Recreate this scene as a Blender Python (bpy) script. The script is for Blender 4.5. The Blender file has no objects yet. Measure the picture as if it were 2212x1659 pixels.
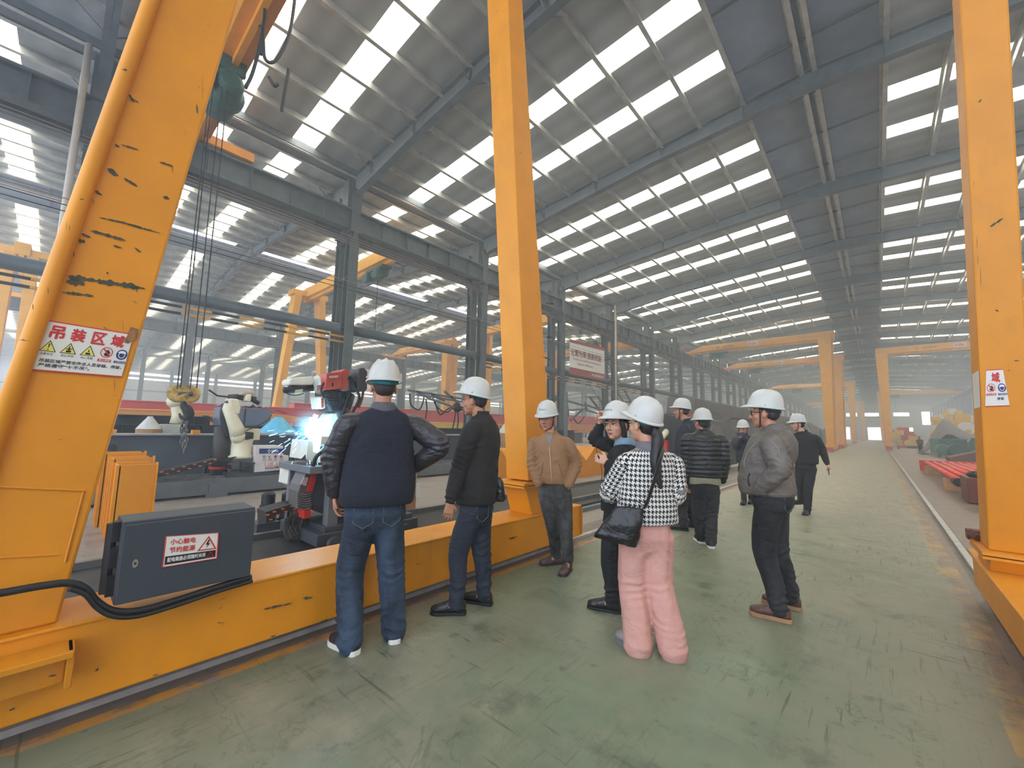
SKY_E=7; HAZE=.0085; WORLD=3.4; EXPO=0.25
import bpy, math, random
from mathutils import Vector as V, Matrix, noise as NZ
R_=random.Random(7)
C=bpy.context.scene; COL=C.collection
pi=math.pi; rad=math.radians
# ------------------------------------------------ camera (solved from the hall's own vanishing lines)
CF=878.0; CX,CY=1106.0,829.5; EYE=V((0,0,1.5))
yaw,pit,rol=rad(41.91),rad(6.3),rad(1.06)
FW=V((-math.sin(yaw)*math.cos(pit),math.cos(yaw)*math.cos(pit),math.sin(pit)))
r0=V((math.cos(yaw),math.sin(yaw),0)); u0=r0.cross(FW)
RT=r0*math.cos(rol)+u0*math.sin(rol); UP=u0*math.cos(rol)-r0*math.sin(rol)
cam=bpy.data.cameras.new('camera'); co=bpy.data.objects.new('camera',cam); COL.objects.link(co)
cam.sensor_width=36; cam.lens=CF/2212*36; cam.clip_start=.05; cam.clip_end=600
co.matrix_world=Matrix.Translation(EYE)@Matrix((RT,UP,-FW)).transposed().to_4x4()
C.camera=co
def ray(x,y): return FW+RT*((x-CX)/CF)-UP*((y-CY)/CF)
def onx(x,y,X): d=ray(x,y); return EYE+d*(X/d.x)
def ony(x,y,Y): d=ray(x,y); return EYE+d*(Y/d.y)
def onz(x,y,z=0): d=ray(x,y); return EYE+d*((z-1.5)/d.z)
# ------------------------------------------------ object helpers
def tag(o,label=None,cat=None,group=None,kind=None):
    if label: o['label']=label
    if cat: o['category']=cat
    if group: o['group']=group
    if kind: o['kind']=kind
    return o
def thing(name,loc,label,cat,group=None):
    o=bpy.data.objects.new(name,None); COL.objects.link(o); o.location=V(loc); o.empty_display_size=.2
    return tag(o,label,cat,group)
def rootloc(p):
    l=V((0,0,0))
    while p is not None: l+=p.location; p=p.parent
    return l
def link(name,me,mat=None,parent=None):
    o=bpy.data.objects.new(name,me); COL.objects.link(o)
    if mat: me.materials.append(mat)
    if parent is not None: o.parent=parent
    return o
def clone(o,parent=None,loc=None,label=None,group=None):
    c=o.copy(); COL.objects.link(c)
    if parent is not None: c.parent=parent
    if loc is not None: c.location=V(loc)
    if label: c['label']=label
    if group: c['group']=group
    for ch in list(o.children): clone(ch,c)
    return c
class MB:
    def __init__(s): s.v=[]; s.f=[]
    def add(s,vs,fs):
        n=len(s.v); s.v+=[V(p) for p in vs]; s.f+=[tuple(i+n for i in f) for f in fs]; return s
    def box(s,c,d,R=None):
        c=V(c); h=V(d)/2; vs=[]
        for z in (-1,1):
            for y in (-1,1):
                for x in (-1,1):
                    p=V((x*h.x,y*h.y,z*h.z)); vs.append(c+(R@p if R else p))
        return s.add(vs,[(0,2,3,1),(4,5,7,6),(0,1,5,4),(2,6,7,3),(0,4,6,2),(1,3,7,5)])
    def bb(s,a,b):  # box from corner to corner
        a=V(a); b=V(b); return s.box((a+b)/2,[abs(t) for t in (b-a)])
    def prism(s,poly,ax,a,b):  # 2-D polygon extruded along axis ax from a to b
        def P(u,v,w): return V((w,u,v)) if ax==0 else (V((u,w,v)) if ax==1 else V((u,v,w)))
        n=len(poly); vs=[P(u,v,a) for u,v in poly]+[P(u,v,b) for u,v in poly]
        return s.add(vs,[tuple(range(n))[::-1],tuple(range(n,2*n))]+[(i,(i+1)%n,(i+1)%n+n,i+n) for i in range(n)])
    def bar(s,a,b,w,h,up=(0,0,1),w2=None,h2=None):
        a=V(a);b=V(b);d=(b-a).normalized();x=d.cross(V(up))
        if x.length<1e-4: x=d.cross(V((1,0,0)))
        x.normalize(); u=x.cross(d); w2=w2 or w; h2=h2 or h; vs=[]
        for p,ww,hh in ((a,w,h),(b,w2,h2)):
            for i,j in ((-1,-1),(1,-1),(1,1),(-1,1)): vs.append(p+x*i*ww/2+u*j*hh/2)
        return s.add(vs,[(0,1,2,3),(7,6,5,4),(0,4,5,1),(1,5,6,2),(2,6,7,3),(3,7,4,0)])
    def ibeam(s,a,b,w,h,tw=.02,tf=.025,up=(0,0,1)):
        a=V(a);b=V(b);d=(b-a).normalized();x=d.cross(V(up)).normalized();u=x.cross(d)
        s.bar(a,b,tw,h-2*tf,up)
        for k in (-1,1): s.bar(a+u*k*(h-tf)/2,b+u*k*(h-tf)/2,w,tf,up)
        return s
    def tube(s,pts,r,n=8,cap=True,flat=1,up=None):
        pts=[V(p) for p in pts]; m=len(pts); rr=r if isinstance(r,(list,tuple)) else [r]*m
        t=(pts[1]-pts[0]).normalized(); x=t.cross(V(up) if up else V((0,0,1)))
        if x.length<.05: x=t.cross(V((1,0,0)))
        x.normalize(); vs=[]
        for i,p in enumerate(pts):
            t=(pts[min(i+1,m-1)]-pts[max(i-1,0)])
            if t.length>1e-9:
                t.normalize(); x=x-t*x.dot(t)
                if x.length<1e-5: x=t.orthogonal()
                x.normalize()
            y=t.cross(x)
            for k in range(n):
                a=2*pi*k/n; vs.append(p+(x*math.cos(a)+y*math.sin(a)*flat)*rr[i])
        fs=[(i*n+k,i*n+(k+1)%n,(i+1)*n+(k+1)%n,(i+1)*n+k) for i in range(m-1) for k in range(n)]
        if cap: fs+=[tuple(range(n))[::-1],tuple(range((m-1)*n,m*n))]
        return s.add(vs,fs)
    def lathe(s,prof,c=(0,0,0),n=24,M=None):  # prof: (r,z)
        c=V(c); vs=[]
        for r,z in prof:
            for k in range(n):
                p=V((r*math.cos(2*pi*k/n),r*math.sin(2*pi*k/n),z)); vs.append(c+(M@p if M else p))
        m=len(prof); fs=[(i*n+k,i*n+(k+1)%n,(i+1)*n+(k+1)%n,(i+1)*n+k) for i in range(m-1) for k in range(n)]
        if prof[0][0]>1e-6: fs.append(tuple(range(n))[::-1])
        if prof[-1][0]>1e-6: fs.append(tuple(range((m-1)*n,m*n)))
        return s.add(vs,fs)
    def ball(s,c,r,n=12,M=None):
        r=V(r) if not isinstance(r,(int,float)) else V((r,r,r)); vs=[]; m=n//2+1
        for i in range(m+1):
            a=pi*i/m
            for k in range(n):
                b=2*pi*k/n; p=V((r.x*math.sin(a)*math.cos(b),r.y*math.sin(a)*math.sin(b),-r.z*math.cos(a))); vs.append(V(c)+(M@p if M else p))
        fs=[(i*n+k,i*n+(k+1)%n,(i+1)*n+(k+1)%n,(i+1)*n+k) for i in range(m) for k in range(n)]
        return s.add(vs,fs)
    def quad(s,a,b,c,d): return s.add([a,b,c,d],[(0,1,2,3)])
    def mesh(s,off=V((0,0,0)),smooth=False,name='m'):
        me=bpy.data.meshes.new(name); me.from_pydata([p-off for p in s.v],[],s.f); me.validate()
        if smooth:
            for p in me.polygons: p.use_smooth=True
        return me
    def build(s,name,mat,parent=None,smooth=False,bevel=0,label=None,loc=None):
        off=rootloc(parent) if parent is not None else V((0,0,0))
        if loc is not None: off=off+V(loc)
        o=link(name,s.mesh(off,smooth,name),mat,parent)
        if loc is not None: o.location=V(loc)
        if bevel:
            b=o.modifiers.new('b','BEVEL'); b.width=bevel; b.segments=2; b.limit_method='ANGLE'
        if label: o['label']=label
        return o
def auto(o,ang=35):  # smooth but keep hard edges
    me=o.data; import bmesh
    bm=bmesh.new(); bm.from_mesh(me)
    bmesh.ops.remove_doubles(bm,verts=bm.verts,dist=1e-5)
    for e in bm.edges:
        e.smooth = not(len(e.link_faces)==2 and e.calc_face_angle(0)>rad(ang))
    for f in bm.faces: f.smooth=True
    bm.to_mesh(me); bm.free(); return o
# ------------------------------------------------ materials
def lin(c): return tuple(((x/255)/12.92 if x/255<=.04045 else ((x/255+.055)/1.055)**2.4) for x in c)+(1,)
class NT:
    def __init__(s,name):
        s.m=bpy.data.materials.new(name); s.m.use_nodes=True; s.t=s.m.node_tree; s.n=s.t.nodes; s.l=s.t.links
        s.b=s.n['Principled BSDF']
        s.out=[x for x in s.n if x.type=='OUTPUT_MATERIAL'][0]
    def new(s,t,**k):
        n=s.n.new(t)
        for a,b in k.items(): setattr(n,a,b)
        return n
    def put(s,sock,v):
        if isinstance(v,bpy.types.NodeSocket): s.l.new(v,sock)
        else:
            if isinstance(v,tuple) and len(v)==3 and sock.type=='RGBA': v=v+(1,)
            sock.default_value=v
    def math(s,op,a,b=0,c=0):
        n=s.new('ShaderNodeMath',operation=op); s.put(n.inputs[0],a); s.put(n.inputs[1],b); s.put(n.inputs[2],c); return n.outputs[0]
    def coord(s,k='Object',scale=(1,1,1),loc=(0,0,0),rot=(0,0,0)):
        tc=s.new('ShaderNodeTexCoord'); mp=s.new('ShaderNodeMapping'); s.l.new(tc.outputs[k],mp.inputs[0])
        mp.inputs['Scale'].default_value=scale; mp.inputs['Location'].default_value=loc; mp.inputs['Rotation'].default_value=rot
        return mp.outputs[0]
    def noise(s,sc=5,det=4,rough=.55,vec=None,dist=0):
        n=s.new('ShaderNodeTexNoise'); n.inputs['Scale'].default_value=sc; n.inputs['Detail'].default_value=det
        n.inputs['Roughness'].default_value=rough; n.inputs['Distortion'].default_value=dist
        s.l.new(vec if vec is not None else s.coord(),n.inputs['Vector']); return n.outputs[0]
    def ramp(s,f,stops,interp='LINEAR'):
        n=s.new('ShaderNodeValToRGB'); s.put(n.inputs[0],f); e=n.color_ramp.elements; n.color_ramp.interpolation=interp
        while len(e)<len(stops): e.new(.5)
        for i,(p,c) in enumerate(stops):
            e[i].position=p; e[i].color=c if isinstance(c,tuple) else (c,c,c,1)
        return n.outputs[0]
    def mix(s,f,a,b,mode='MIX'):
        n=s.new('ShaderNodeMix',data_type='RGBA',blend_type=mode); s.put(n.inputs[0],f); s.put(n.inputs[6],a); s.put(n.inputs[7],b); return n.outputs[2]
    def bump(s,h,st=.3,dist=.02):
        n=s.new('ShaderNodeBump'); n.inputs['Strength'].default_value=st; n.inputs['Distance'].default_value=dist
        s.put(n.inputs['Height'],h); s.l.new(n.outputs[0],s.b.inputs['Normal'])
    def sep(s,vec):
        n=s.new('ShaderNodeSeparateXYZ'); s.l.new(vec,n.inputs[0]); return n.outputs
    def base(s,c): s.put(s.b.inputs['Base Color'],c)
_M={}
def mat(name,c,rough=.6,metal=0,var=.12,sc=6,bump=0,spec=.5,stretch=(1,1,1)):
    if name in _M: return _M[name]
    t=NT(name); c=lin(c); t.b.inputs['Roughness'].default_value=rough; t.b.inputs['Metallic'].default_value=metal
    t.b.inputs['Specular IOR Level'].default_value=spec
    if var:
        v=t.coord(scale=stretch); n=t.noise(sc,5,.6,v)
        d=tuple(x*(1-var*1.6) for x in c[:3])+(1,); h=tuple(min(1,x*(1+var)) for x in c[:3])+(1,)
        t.base(t.ramp(n,[(.3,d),(.7,h)]))
        if bump: t.bump(n,bump,.01)
    else: t.base(c)
    _M[name]=t.m; return t.m
def emis(name,c,s):
    if name in _M: return _M[name]
    t=NT(name); t.base((0,0,0,1)); t.b.inputs['Emission Color'].default_value=lin(c); t.b.inputs['Emission Strength'].default_value=s
    t.m.cycles.emission_sampling='NONE' if s<10 and 'window' not in name else 'AUTO'; _M[name]=t.m; return t.m
def yellow_mat(name,col=(226,146,0),chip=.5,seed=0,dirt=.35):
    t=NT(name); t.b.inputs['Roughness'].default_value=.48
    v=t.coord(loc=(seed,seed*.7,0))
    n=t.noise(2.2,6,.6,v); c=lin(col)
    base=t.ramp(n,[(.25,tuple(x*.86 for x in c[:3])+(1,)),(.75,tuple(min(1,x*1.06) for x in c[:3])+(1,))])
    d=t.noise(1.1,8,.7,t.coord(scale=(1,1,.35),loc=(seed,3,1)))
    base=t.mix(t.ramp(d,[(.56,0.0),(.78,dirt)]),base,lin((126,92,26)))
    ch=t.noise(9,5,.62,t.coord(scale=(1,1,3.2),loc=(seed+5,1,2)))
    big=t.noise(1.3,2,.5,t.coord(loc=(seed+9,0,0)))
    m=t.math('ADD',ch,t.math('MULTIPLY',big,.35))
    m=t.ramp(m,[(1-.17*chip if 1-.17*chip<1 else .99,0.0),(min(.999,1-.17*chip+.012),1.0)])
    base=t.mix(m,base,lin((66,66,52)))
    t.base(base); t.bump(t.math('SUBTRACT',n,m),.15,.004); return t.m
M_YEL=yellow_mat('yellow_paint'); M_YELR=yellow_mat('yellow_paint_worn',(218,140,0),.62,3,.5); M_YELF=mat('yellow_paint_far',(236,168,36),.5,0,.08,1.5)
M_STEEL=mat('grey_steel_paint',(98,106,112),.5,.0,.16,2.5)
M_DSTEEL=mat('dark_steel',(62,66,72),.45,.2,.2,2,bump=.1)
M_COL=mat('column_steel',(74,80,82),.5,0,.18,2.5)
M_PURLIN=mat('galvanised_purlin',(186,186,182),.4,.35,.15,3)
M_BLACK=mat('black_rubber',(24,24,26),.55,0,.2,8)
M_RAIL=mat('rail_steel',(120,120,118),.35,.6,.2,6)
M_GREY=mat('machine_grey',(98,102,106),.5,0,.12,4)
M_WHITE=mat('machine_white',(214,214,200),.45,0,.1,5)
M_GREEN=mat('hoist_green',(44,84,74),.5,0,.15,5)
M_RED=mat('machine_red',(196,40,34),.4,0,.1,5)
M_CARD=mat('brown_cardboard',(176,134,92),.8,0,.08,6)
# ------------------------------------------------ floor
t=NT('shop_floor'); v=t.coord('Object'); X,Y,Z=t.sep(v)[:3]
wob=t.math('MULTIPLY',t.math('SUBTRACT',t.noise(1.6,5,.6,v),.5),.22)
xw=t.math('ADD',X,wob)
n1=t.noise(.9,7,.65,v); n2=t.noise(4,6,.7,v); n3=t.noise(.35,4,.6,v)
green=t.ramp(n1,[(.28,lin((78,96,76))),(.5,lin((108,124,100))),(.75,lin((134,142,118)))])
grey=t.ramp(n2,[(.3,lin((112,110,94))),(.7,lin((148,142,122)))])
gw=t.ramp(t.math('ADD',t.math('MULTIPLY',n3,.9),t.math('MULTIPLY',n2,.3)),[(.52,0.0),(.74,.85)])
aisle=t.mix(gw,green,grey)
# grey-beige blends in towards the far end; worn grey near the right rail
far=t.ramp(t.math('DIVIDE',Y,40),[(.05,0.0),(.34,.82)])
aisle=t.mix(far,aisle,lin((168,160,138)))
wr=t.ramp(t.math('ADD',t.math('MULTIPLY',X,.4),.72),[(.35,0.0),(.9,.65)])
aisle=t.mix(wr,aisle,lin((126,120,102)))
conc=t.ramp(n2,[(.25,lin((128,118,108))),(.55,lin((156,144,134))),(.8,lin((172,160,150)))])
conc=t.mix(t.ramp(n3,[(.45,0.0),(.7,.6)]),conc,lin((120,110,100)))
rc=t.ramp(n2,[(.25,lin((104,88,76))),(.6,lin((134,116,102))),(.8,lin((150,134,120)))])
conc=t.mix(t.math('GREATER_THAN',X,.2),conc,rc)
inL=t.math('GREATER_THAN',xw,-2.98); inR=t.math('LESS_THAN',xw,.46)
col=t.mix(t.math('MULTIPLY',inL,inR),conc,aisle)
# brownish dirt band beside the left rail
b1=t.math('MULTIPLY',t.math('GREATER_THAN',X,-3.6),t.math('LESS_THAN',X,-3.03))
col=t.mix(t.math('MULTIPLY',b1,.7),col,lin((98,84,70)))
# yellow lines (worn)
wear=t.ramp(t.noise(3.5,7,.7,v),[(.40,0.0),(.52,1.0)])
yl=t.math('MULTIPLY',t.math('MULTIPLY',t.math('GREATER_THAN',X,-3.07),t.math('LESS_THAN',X,-2.985)),wear)
col=t.mix(t.math('MULTIPLY',yl,.9),col,lin((188,132,40)))
wear2=t.ramp(t.noise(1.7,7,.75,v),[(.46,0.0),(.6,.75)])
y2=t.math('MULTIPLY',t.math('MULTIPLY',t.math('GREATER_THAN',X,.40),t.math('LESS_THAN',X,.58)),wear2)
col=t.mix(y2,col,lin((176,142,82)))
gro=t.math('MULTIPLY',t.math('GREATER_THAN',X,.645),t.math('LESS_THAN',X,.80))
col=t.mix(t.math('MULTIPLY',gro,.65),col,lin((70,62,54)))
# dark stains and drag scratches
st=t.ramp(t.noise(2.3,8,.75,t.coord('Object',loc=(31,7,0))),[(.55,0.0),(.66,.6)])
col=t.mix(st,col,lin((72,80,66)))
pm=t.ramp(t.noise(.8,4,.6,t.coord('Object',loc=(3,11,0))),[(.42,0.0),(.62,1.0)]); pm2=t.ramp(t.noise(.7,4,.6,t.coord('Object',loc=(23,5,0))),[(.45,0.0),(.6,1.0)])
sc1=t.math('MULTIPLY',pm,t.ramp(t.noise(5,5,.65,t.coord('Object',scale=(7,.45,1),rot=(0,0,.6)),.4),[(.58,0.0),(.64,.7)]))
sc2=t.math('MULTIPLY',pm2,t.ramp(t.noise(4,5,.65,t.coord('Object',scale=(.35,6,1),rot=(0,0,-.35),loc=(9,2,0)),.4),[(.60,0.0),(.65,.6)]))
col=t.mix(t.ramp(t.noise(6,6,.7,t.coord('Object',loc=(2,3,0))),[(.60,0.0),(.68,.5)]),col,lin((62,70,56)))
cn=t.noise(.75,6,.6,t.coord('Object',loc=(17,3,0)),.6); ck=t.math('MULTIPLY',t.ramp(t.math('ABSOLUTE',t.math('SUBTRACT',cn,.5)),[(.0,1.0),(.0032,0.0)]),pm)
col=t.mix(t.math('MULTIPLY',ck,.55),col,lin((56,58,46)))
col=t.mix(sc1,col,lin((66,66,54))); col=t.mix(sc2,col,lin((60,60,50)))
# slab joints across the aisle
jt=t.math('LESS_THAN',t.math('ABSOLUTE',t.math('SUBTRACT',t.math('PINGPONG',t.math('ADD',Y,t.math('MULTIPLY',wob,.25)),3.2),.03)),.006)
col=t.mix(t.math('MULTIPLY',jt,.6),col,lin((74,74,60)))
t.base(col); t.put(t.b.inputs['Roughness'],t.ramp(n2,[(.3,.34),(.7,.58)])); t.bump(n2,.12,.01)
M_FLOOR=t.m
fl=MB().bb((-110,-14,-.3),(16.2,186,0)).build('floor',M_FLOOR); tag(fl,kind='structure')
# ------------------------------------------------ roof, three parallel halls 30 m wide, bays of 7.42 m
BAY=7.42; SL=.07; ZR=12.9; ZE=ZR-SL*15; NB=25; Y0=-BAY; Y1=NB*BAY
t=NT('roof_deck'); v=t.coord('Object'); n=t.noise(.6,5,.6,v)
w=t.new('ShaderNodeTexWave',wave_type='BANDS',bands_direction='Y'); w.inputs['Scale'].default_value=.42; w.inputs['Distortion'].default_value=.6; t.l.new(v,w.inputs[0])
t.base(t.mix(.35,t.ramp(n,[(.3,lin((150,156,156))),(.7,lin((178,182,182)))]),t.ramp(w.outputs[1],[(0.,lin((140,146,148))),(1.,lin((184,188,188)))])))
t.b.inputs['Roughness'].default_value=.55; t.bump(w.outputs[1],.5,.03); M_DECK=t.m
M_RIDGE=mat('ridge_panel',(134,146,164),.5,0,.1,1.2)
M_SKY=NT('skylight_sheet'); t=M_SKY; v=t.coord('Object'); n=t.noise(1.4,4,.6,t.coord('Object',scale=(.25,9,1)))
t.base((.02,.02,.02,1)); t.put(t.b.inputs['Emission Color'],t.ramp(n,[(.3,lin((255,250,224))),(.6,lin((254,252,238)))])); t.b.inputs['Emission Strength'].default_value=SKY_E; M_SKY=t.m
M_VENT=emis('louvre_daylight',(206,222,255),SKY_E*.7)
wn=[0]
def win(name_o=None):
    wn[0]+=1; return 'window_%d'%wn[0]
OFF=[(2.50,3.32),(4.88,5.70)]   # two translucent strips in each bay
def hall(xr,full=True):   # xr: ridge x
    xs=[1.81+1.432*k for k in range(10)]   # purlin distances from the ridge
    for sgn in (-1,1):
        # deck strips between the skylights (one ceiling mesh for the slope)
        m=MB()
        def slab(ya,yb,da=0.,db=15.35,z=.24):
            a=(xr+sgn*da); b=(xr+sgn*db); za=ZR-SL*da+z; zb=ZR-SL*db+z
            vs=[(a,ya,za),(b,ya,zb),(b,yb,zb),(a,yb,za),(a,ya,za+.12),(b,ya,zb+.12),(b,yb,zb+.12),(a,yb,za+.12)]
            m.add(vs,[(0,1,2,3),(4,5,6,7),(0,1,5,4),(2,3,7,6),(1,2,6,5),(0,3,7,4)])
        y=Y0
        for b in range(-1,NB):
            for (o1,o2) in OFF:
                if b<0 and sgn<0 and xr==-1.0: continue
                slab(y,b*BAY+o1,1.81); slab(b*BAY+o1,b*BAY+o2,14.75); y=b*BAY+o2
        slab(y,Y1,1.81)
        tag(m.build('ceiling',M_DECK),kind='structure')
        # translucent strips, each its own sheet
        d0,d1=1.84,14.75; base=None
        for b in range(-1,NB):
            for (o1,o2) in OFF:
                if b<0 and sgn<0 and xr==-1.0: continue
                if base is None:
                    q=MB(); a_=sgn*d0; b_=sgn*d1; za=-SL*d0+.27; zb=-SL*d1+.27
                    q.add([(a_,0,za),(b_,0,zb),(b_,o2-o1,zb),(a_,o2-o1,za),(a_,0,za+.01),(b_,0,zb+.01),(b_,o2-o1,zb+.01),(a_,o2-o1,za+.01)],[(0,1,2,3),(4,5,6,7),(0,1,5,4),(2,3,7,6),(1,2,6,5),(0,3,7,4)])
                    base=link(win(),q.mesh(),M_SKY); base.location=(xr,b*BAY+o1,ZR); tag(base,kind='structure')
                else:
                    c=base.copy(); c.name=win(); COL.objects.link(c); c.location=(xr,b*BAY+o1,ZR)
        # purlins
        for d in xs+[0.16]:
            p=MB(); x=xr+sgn*d; z=ZR-SL*d
            p.bb((x-.03,Y0,z-.03),(x+.03,Y1,z+.235)); p.bb((x-.03,Y0,z-.05),(x+.10,Y1,z-.03)); p.bb((x-.10,Y0,z+.2),(x,Y1,z+.235))
            tag(p.build('ceiling_purlin',M_PURLIN),kind='structure')
    # ridge zone
    m=MB(); m.add([(xr-1.85,Y0,ZR+.12),(xr,Y0,ZR+.3),(xr+1.85,Y0,ZR+.12),(xr-1.85,Y1,ZR+.12),(xr,Y1,ZR+.3),(xr+1.85,Y1,ZR+.12),
        (xr-1.85,Y0,ZR+.3),(xr,Y0,ZR+.45),(xr+1.85,Y0,ZR+.3),(xr-1.85,Y1,ZR+.3),(xr,Y1,ZR+.45),(xr+1.85,Y1,ZR+.3)],
        [(0,1,4,3),(1,2,5,4),(6,7,10,9),(7,8,11,10),(0,3,9,6),(2,5,11,8)])
    tag(m.build('ceiling_ridge',M_RIDGE),kind='structure')
    m=MB()
    y=Y0+1.2
    while y<Y1: m.bb((xr-1.8,y,ZR+.09),(xr+1.8,y+.05,ZR+.16)); y+=2.47
    tag(m.build('ceiling_ridge_seam',M_STEEL),kind='structure')
    # tapered portal rafters
    first=None
    for b in range(-1,NB+1):
        if first is None:
            m=MB()
            for sgn in (-1,1):
                prev=None
                for (da,dep) in ((0,.62),(5,.5),(10,.62),(14.6,.95)):
                    x=sgn*da; zt=-SL*da-.01; q=(x,zt,dep)
                    if prev:
                        (xa,za,pa),(xb,zb,pb)=prev,q
                        m.add([(xa,-.007,za-pa),(xb,-.007,zb-pb),(xb,-.007,zb),(xa,-.007,za),(xa,.007,za-pa),(xb,.007,zb-pb),(xb,.007,zb),(xa,.007,za)],[(0,1,2,3),(7,6,5,4),(0,4,5,1),(2,6,7,3)])
                        for (z1,z2) in ((za-pa,zb-pb),(za-.02,zb-.02)):
                            m.add([(xa,-.13,z1),(xb,-.13,z2),(xb,.13,z2),(xa,.13,z1),(xa,-.13,z1+.02),(xb,-.13,z2+.02),(xb,.13,z2+.02),(xa,.13,z1+.02)],[(0,1,2,3),(7,6,5,4),(0,4,5,1),(1,5,6,2),(2,6,7,3),(3,7,4,0)])
                    prev=q
                for d in (1.81,4.67,7.54,10.4,13.27):   # stiffeners and fly braces
                    x=sgn*d; m.bb((x-.01,-.12,-SL*d-.55),(x+.01,.12,-SL*d-.02))
                    m.bar((x,.1,-SL*d-.5),(x,.75,-SL*d+.04),.03,.03); m.bar((x,-.1,-SL*d-.5),(x,-.75,-SL*d+.04),.03,.03)
            first=link('ceiling_rafter',m.mesh(),M_STEEL); first.location=(xr,b*BAY,ZR); tag(first,kind='structure')
        else:
            c=first.copy(); COL.objects.link(c); c.location=(xr,b*BAY,ZR)
XA,X3,XB,XC,XD=-106.,-76.,-46.,-16.,14.
hall(-1.0); hall(-31.); hall(-61.); hall(-91.)
# valley gutters
for x in (X3,XB,XC):
    m=MB().bb((x-.42,Y0,ZE+.02),(x+.42,Y1,ZE+.10)).bb((x-.42,Y0,ZE+.1),(x-.36,Y1,ZE+.36)).bb((x+.36,Y0,ZE+.1),(x+.42,Y1,ZE+.36))
    tag(m.build('ceiling_gutter',M_STEEL),kind='structure')
# bright louvre of the second hall, segment per bay
for b in range(0,NB):
    m=MB()
    for k in range(4): m.bb((-30.2+.16*k,b*BAY+.75,ZR+.02),(-30.10+.16*k,(b+1)*BAY-.75,ZR+.05))
    o=m.build(win(),M_VENT); tag(o,kind='structure')
# twin-post columns and crane runway
def posts(x,name='column'):
    first=None
    for b in range(-1,NB+1):
        if first is None:
            m=MB()
            for dx in (-.42,.42):
                m.bb((dx-.2,-.19,0),(dx-.175,.19,11.2)); m.bb((dx+.175,-.19,0),(dx+.2,.19,11.2)); m.bb((dx-.18,-.012,0),(dx+.18,.012,11.2))
            for z in (1.6,3.6,5.35,7.4,9.0): m.bb((-.62,-.17,z),(.62,.17,z+.03)); m.bb((-.3,-.012,z-.2),(.3,.012,z+.2))
            m.bb((-.75,-.3,0),(.75,.3,.04))
            for s in (-1,1):   # runway bracket and head plate
                m.bb((s*.42-.3,-.24,9.3),(s*.42+.3,.24,9.42)); m.prism([(s*.2,9.3),(s*.72,9.3),(s*.62,8.95),(s*.2,8.7)],1,-.1,.1)
            m.bb((-.25,-.22,9.4),(.25,.22,11.75))
            first=link(name,m.mesh(),M_COL); first.location=(x,b*BAY,0); tag(first,kind='structure')
        else:
            c=first.copy(); COL.objects.link(c); c.location=(x,b*BAY,0)
posts(XC); posts(XB); posts(X3)
def runway(x):
    m=MB(); m.bb((x-.012,Y0,9.45),(x+.012,Y1,10.25)); m.bb((x-.2,Y0,9.42),(x+.2,Y1,9.46)); m.bb((x-.2,Y0,10.22),(x+.2,Y1,10.27))
    y=Y0
    while y<Y1: m.bb((x-.17,y-.006,9.45),(x+.17,y+.006,10.24)); y+=BAY/6
    tag(m.build('beam_runway',M_COL),kind='structure')
    r=MB().bb((x-.04,Y0,10.27),(x+.04,Y1,10.40)); tag(r.build('beam_rail',M_RAIL),kind='structure')
for x in (XC+.42,XC-.42,XB+.42,XB-.42): runway(x)
runway(XD-.9)
# ------------------------------------------------ outer walls
M_WALL=mat('wall_sheet',(150,152,150),.6,0,.08,1.2)
M_BRICK=mat('wall_white',(196,196,196),.7,0,.06,2)
M_DAY=emis('window_daylight',(236,240,255),3.2)
# right wall with tall windows and buttress columns
m=MB().bb((XD,Y0,0),(XD+.2,Y1,12)); tag(m.build('wall_right',M_WALL),kind='structure')
for b in range(0,NB):
    o=MB().bb((XD-.06,b*BAY+2.2,3.0),(XD-.01,b*BAY+5.2,8.2)).build(win(),M_DAY); tag(o,kind='structure')
first=None
for b in range(-1,NB+1):
    if first is None:
        m=MB().bb((-.9,-.2,0),(-.5,.2,9.42)).bb((-.35,-.2,0),(0,.2,11.8)); first=link('column',m.mesh(),M_STEEL); tag(first,kind='structure')
    else: first=first.copy(); COL.objects.link(first)
    first.location=(XD-.4,b*BAY,0)
# left wall with strip windows
m=MB().bb((XA-.2,Y0,0),(XA,Y1,12)); tag(m.build('wall_left',M_BRICK),kind='structure')
first=None
for b in range(-1,NB+1):
    if first is None:
        m=MB().bb((0,-.25,0),(.6,.25,12)); first=link('column',m.mesh(),M_STEEL); tag(first,kind='structure')
    else: first=first.copy(); COL.objects.link(first)
    first.location=(XA,b*BAY,0)
for b in range(0,NB):
    for (z0,z1,p0,p1) in ((10.6,11.0,.3,.3),(9.7,10.0,.3,.3),(2.6,4.6,2.4,2.4)):
        o=MB().bb((XA+.01,b*BAY+p0,z0),(XA+.05,(b+1)*BAY-p1,z1)).build(win(),M_DAY); tag(o,kind='structure')
for z in (7.4,5.4):
    tag(MB().bb((XA+.6,Y0,z),(XA+.72,Y1,z+.25)).build('wall_left_rail',M_STEEL),kind='structure')
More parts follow.
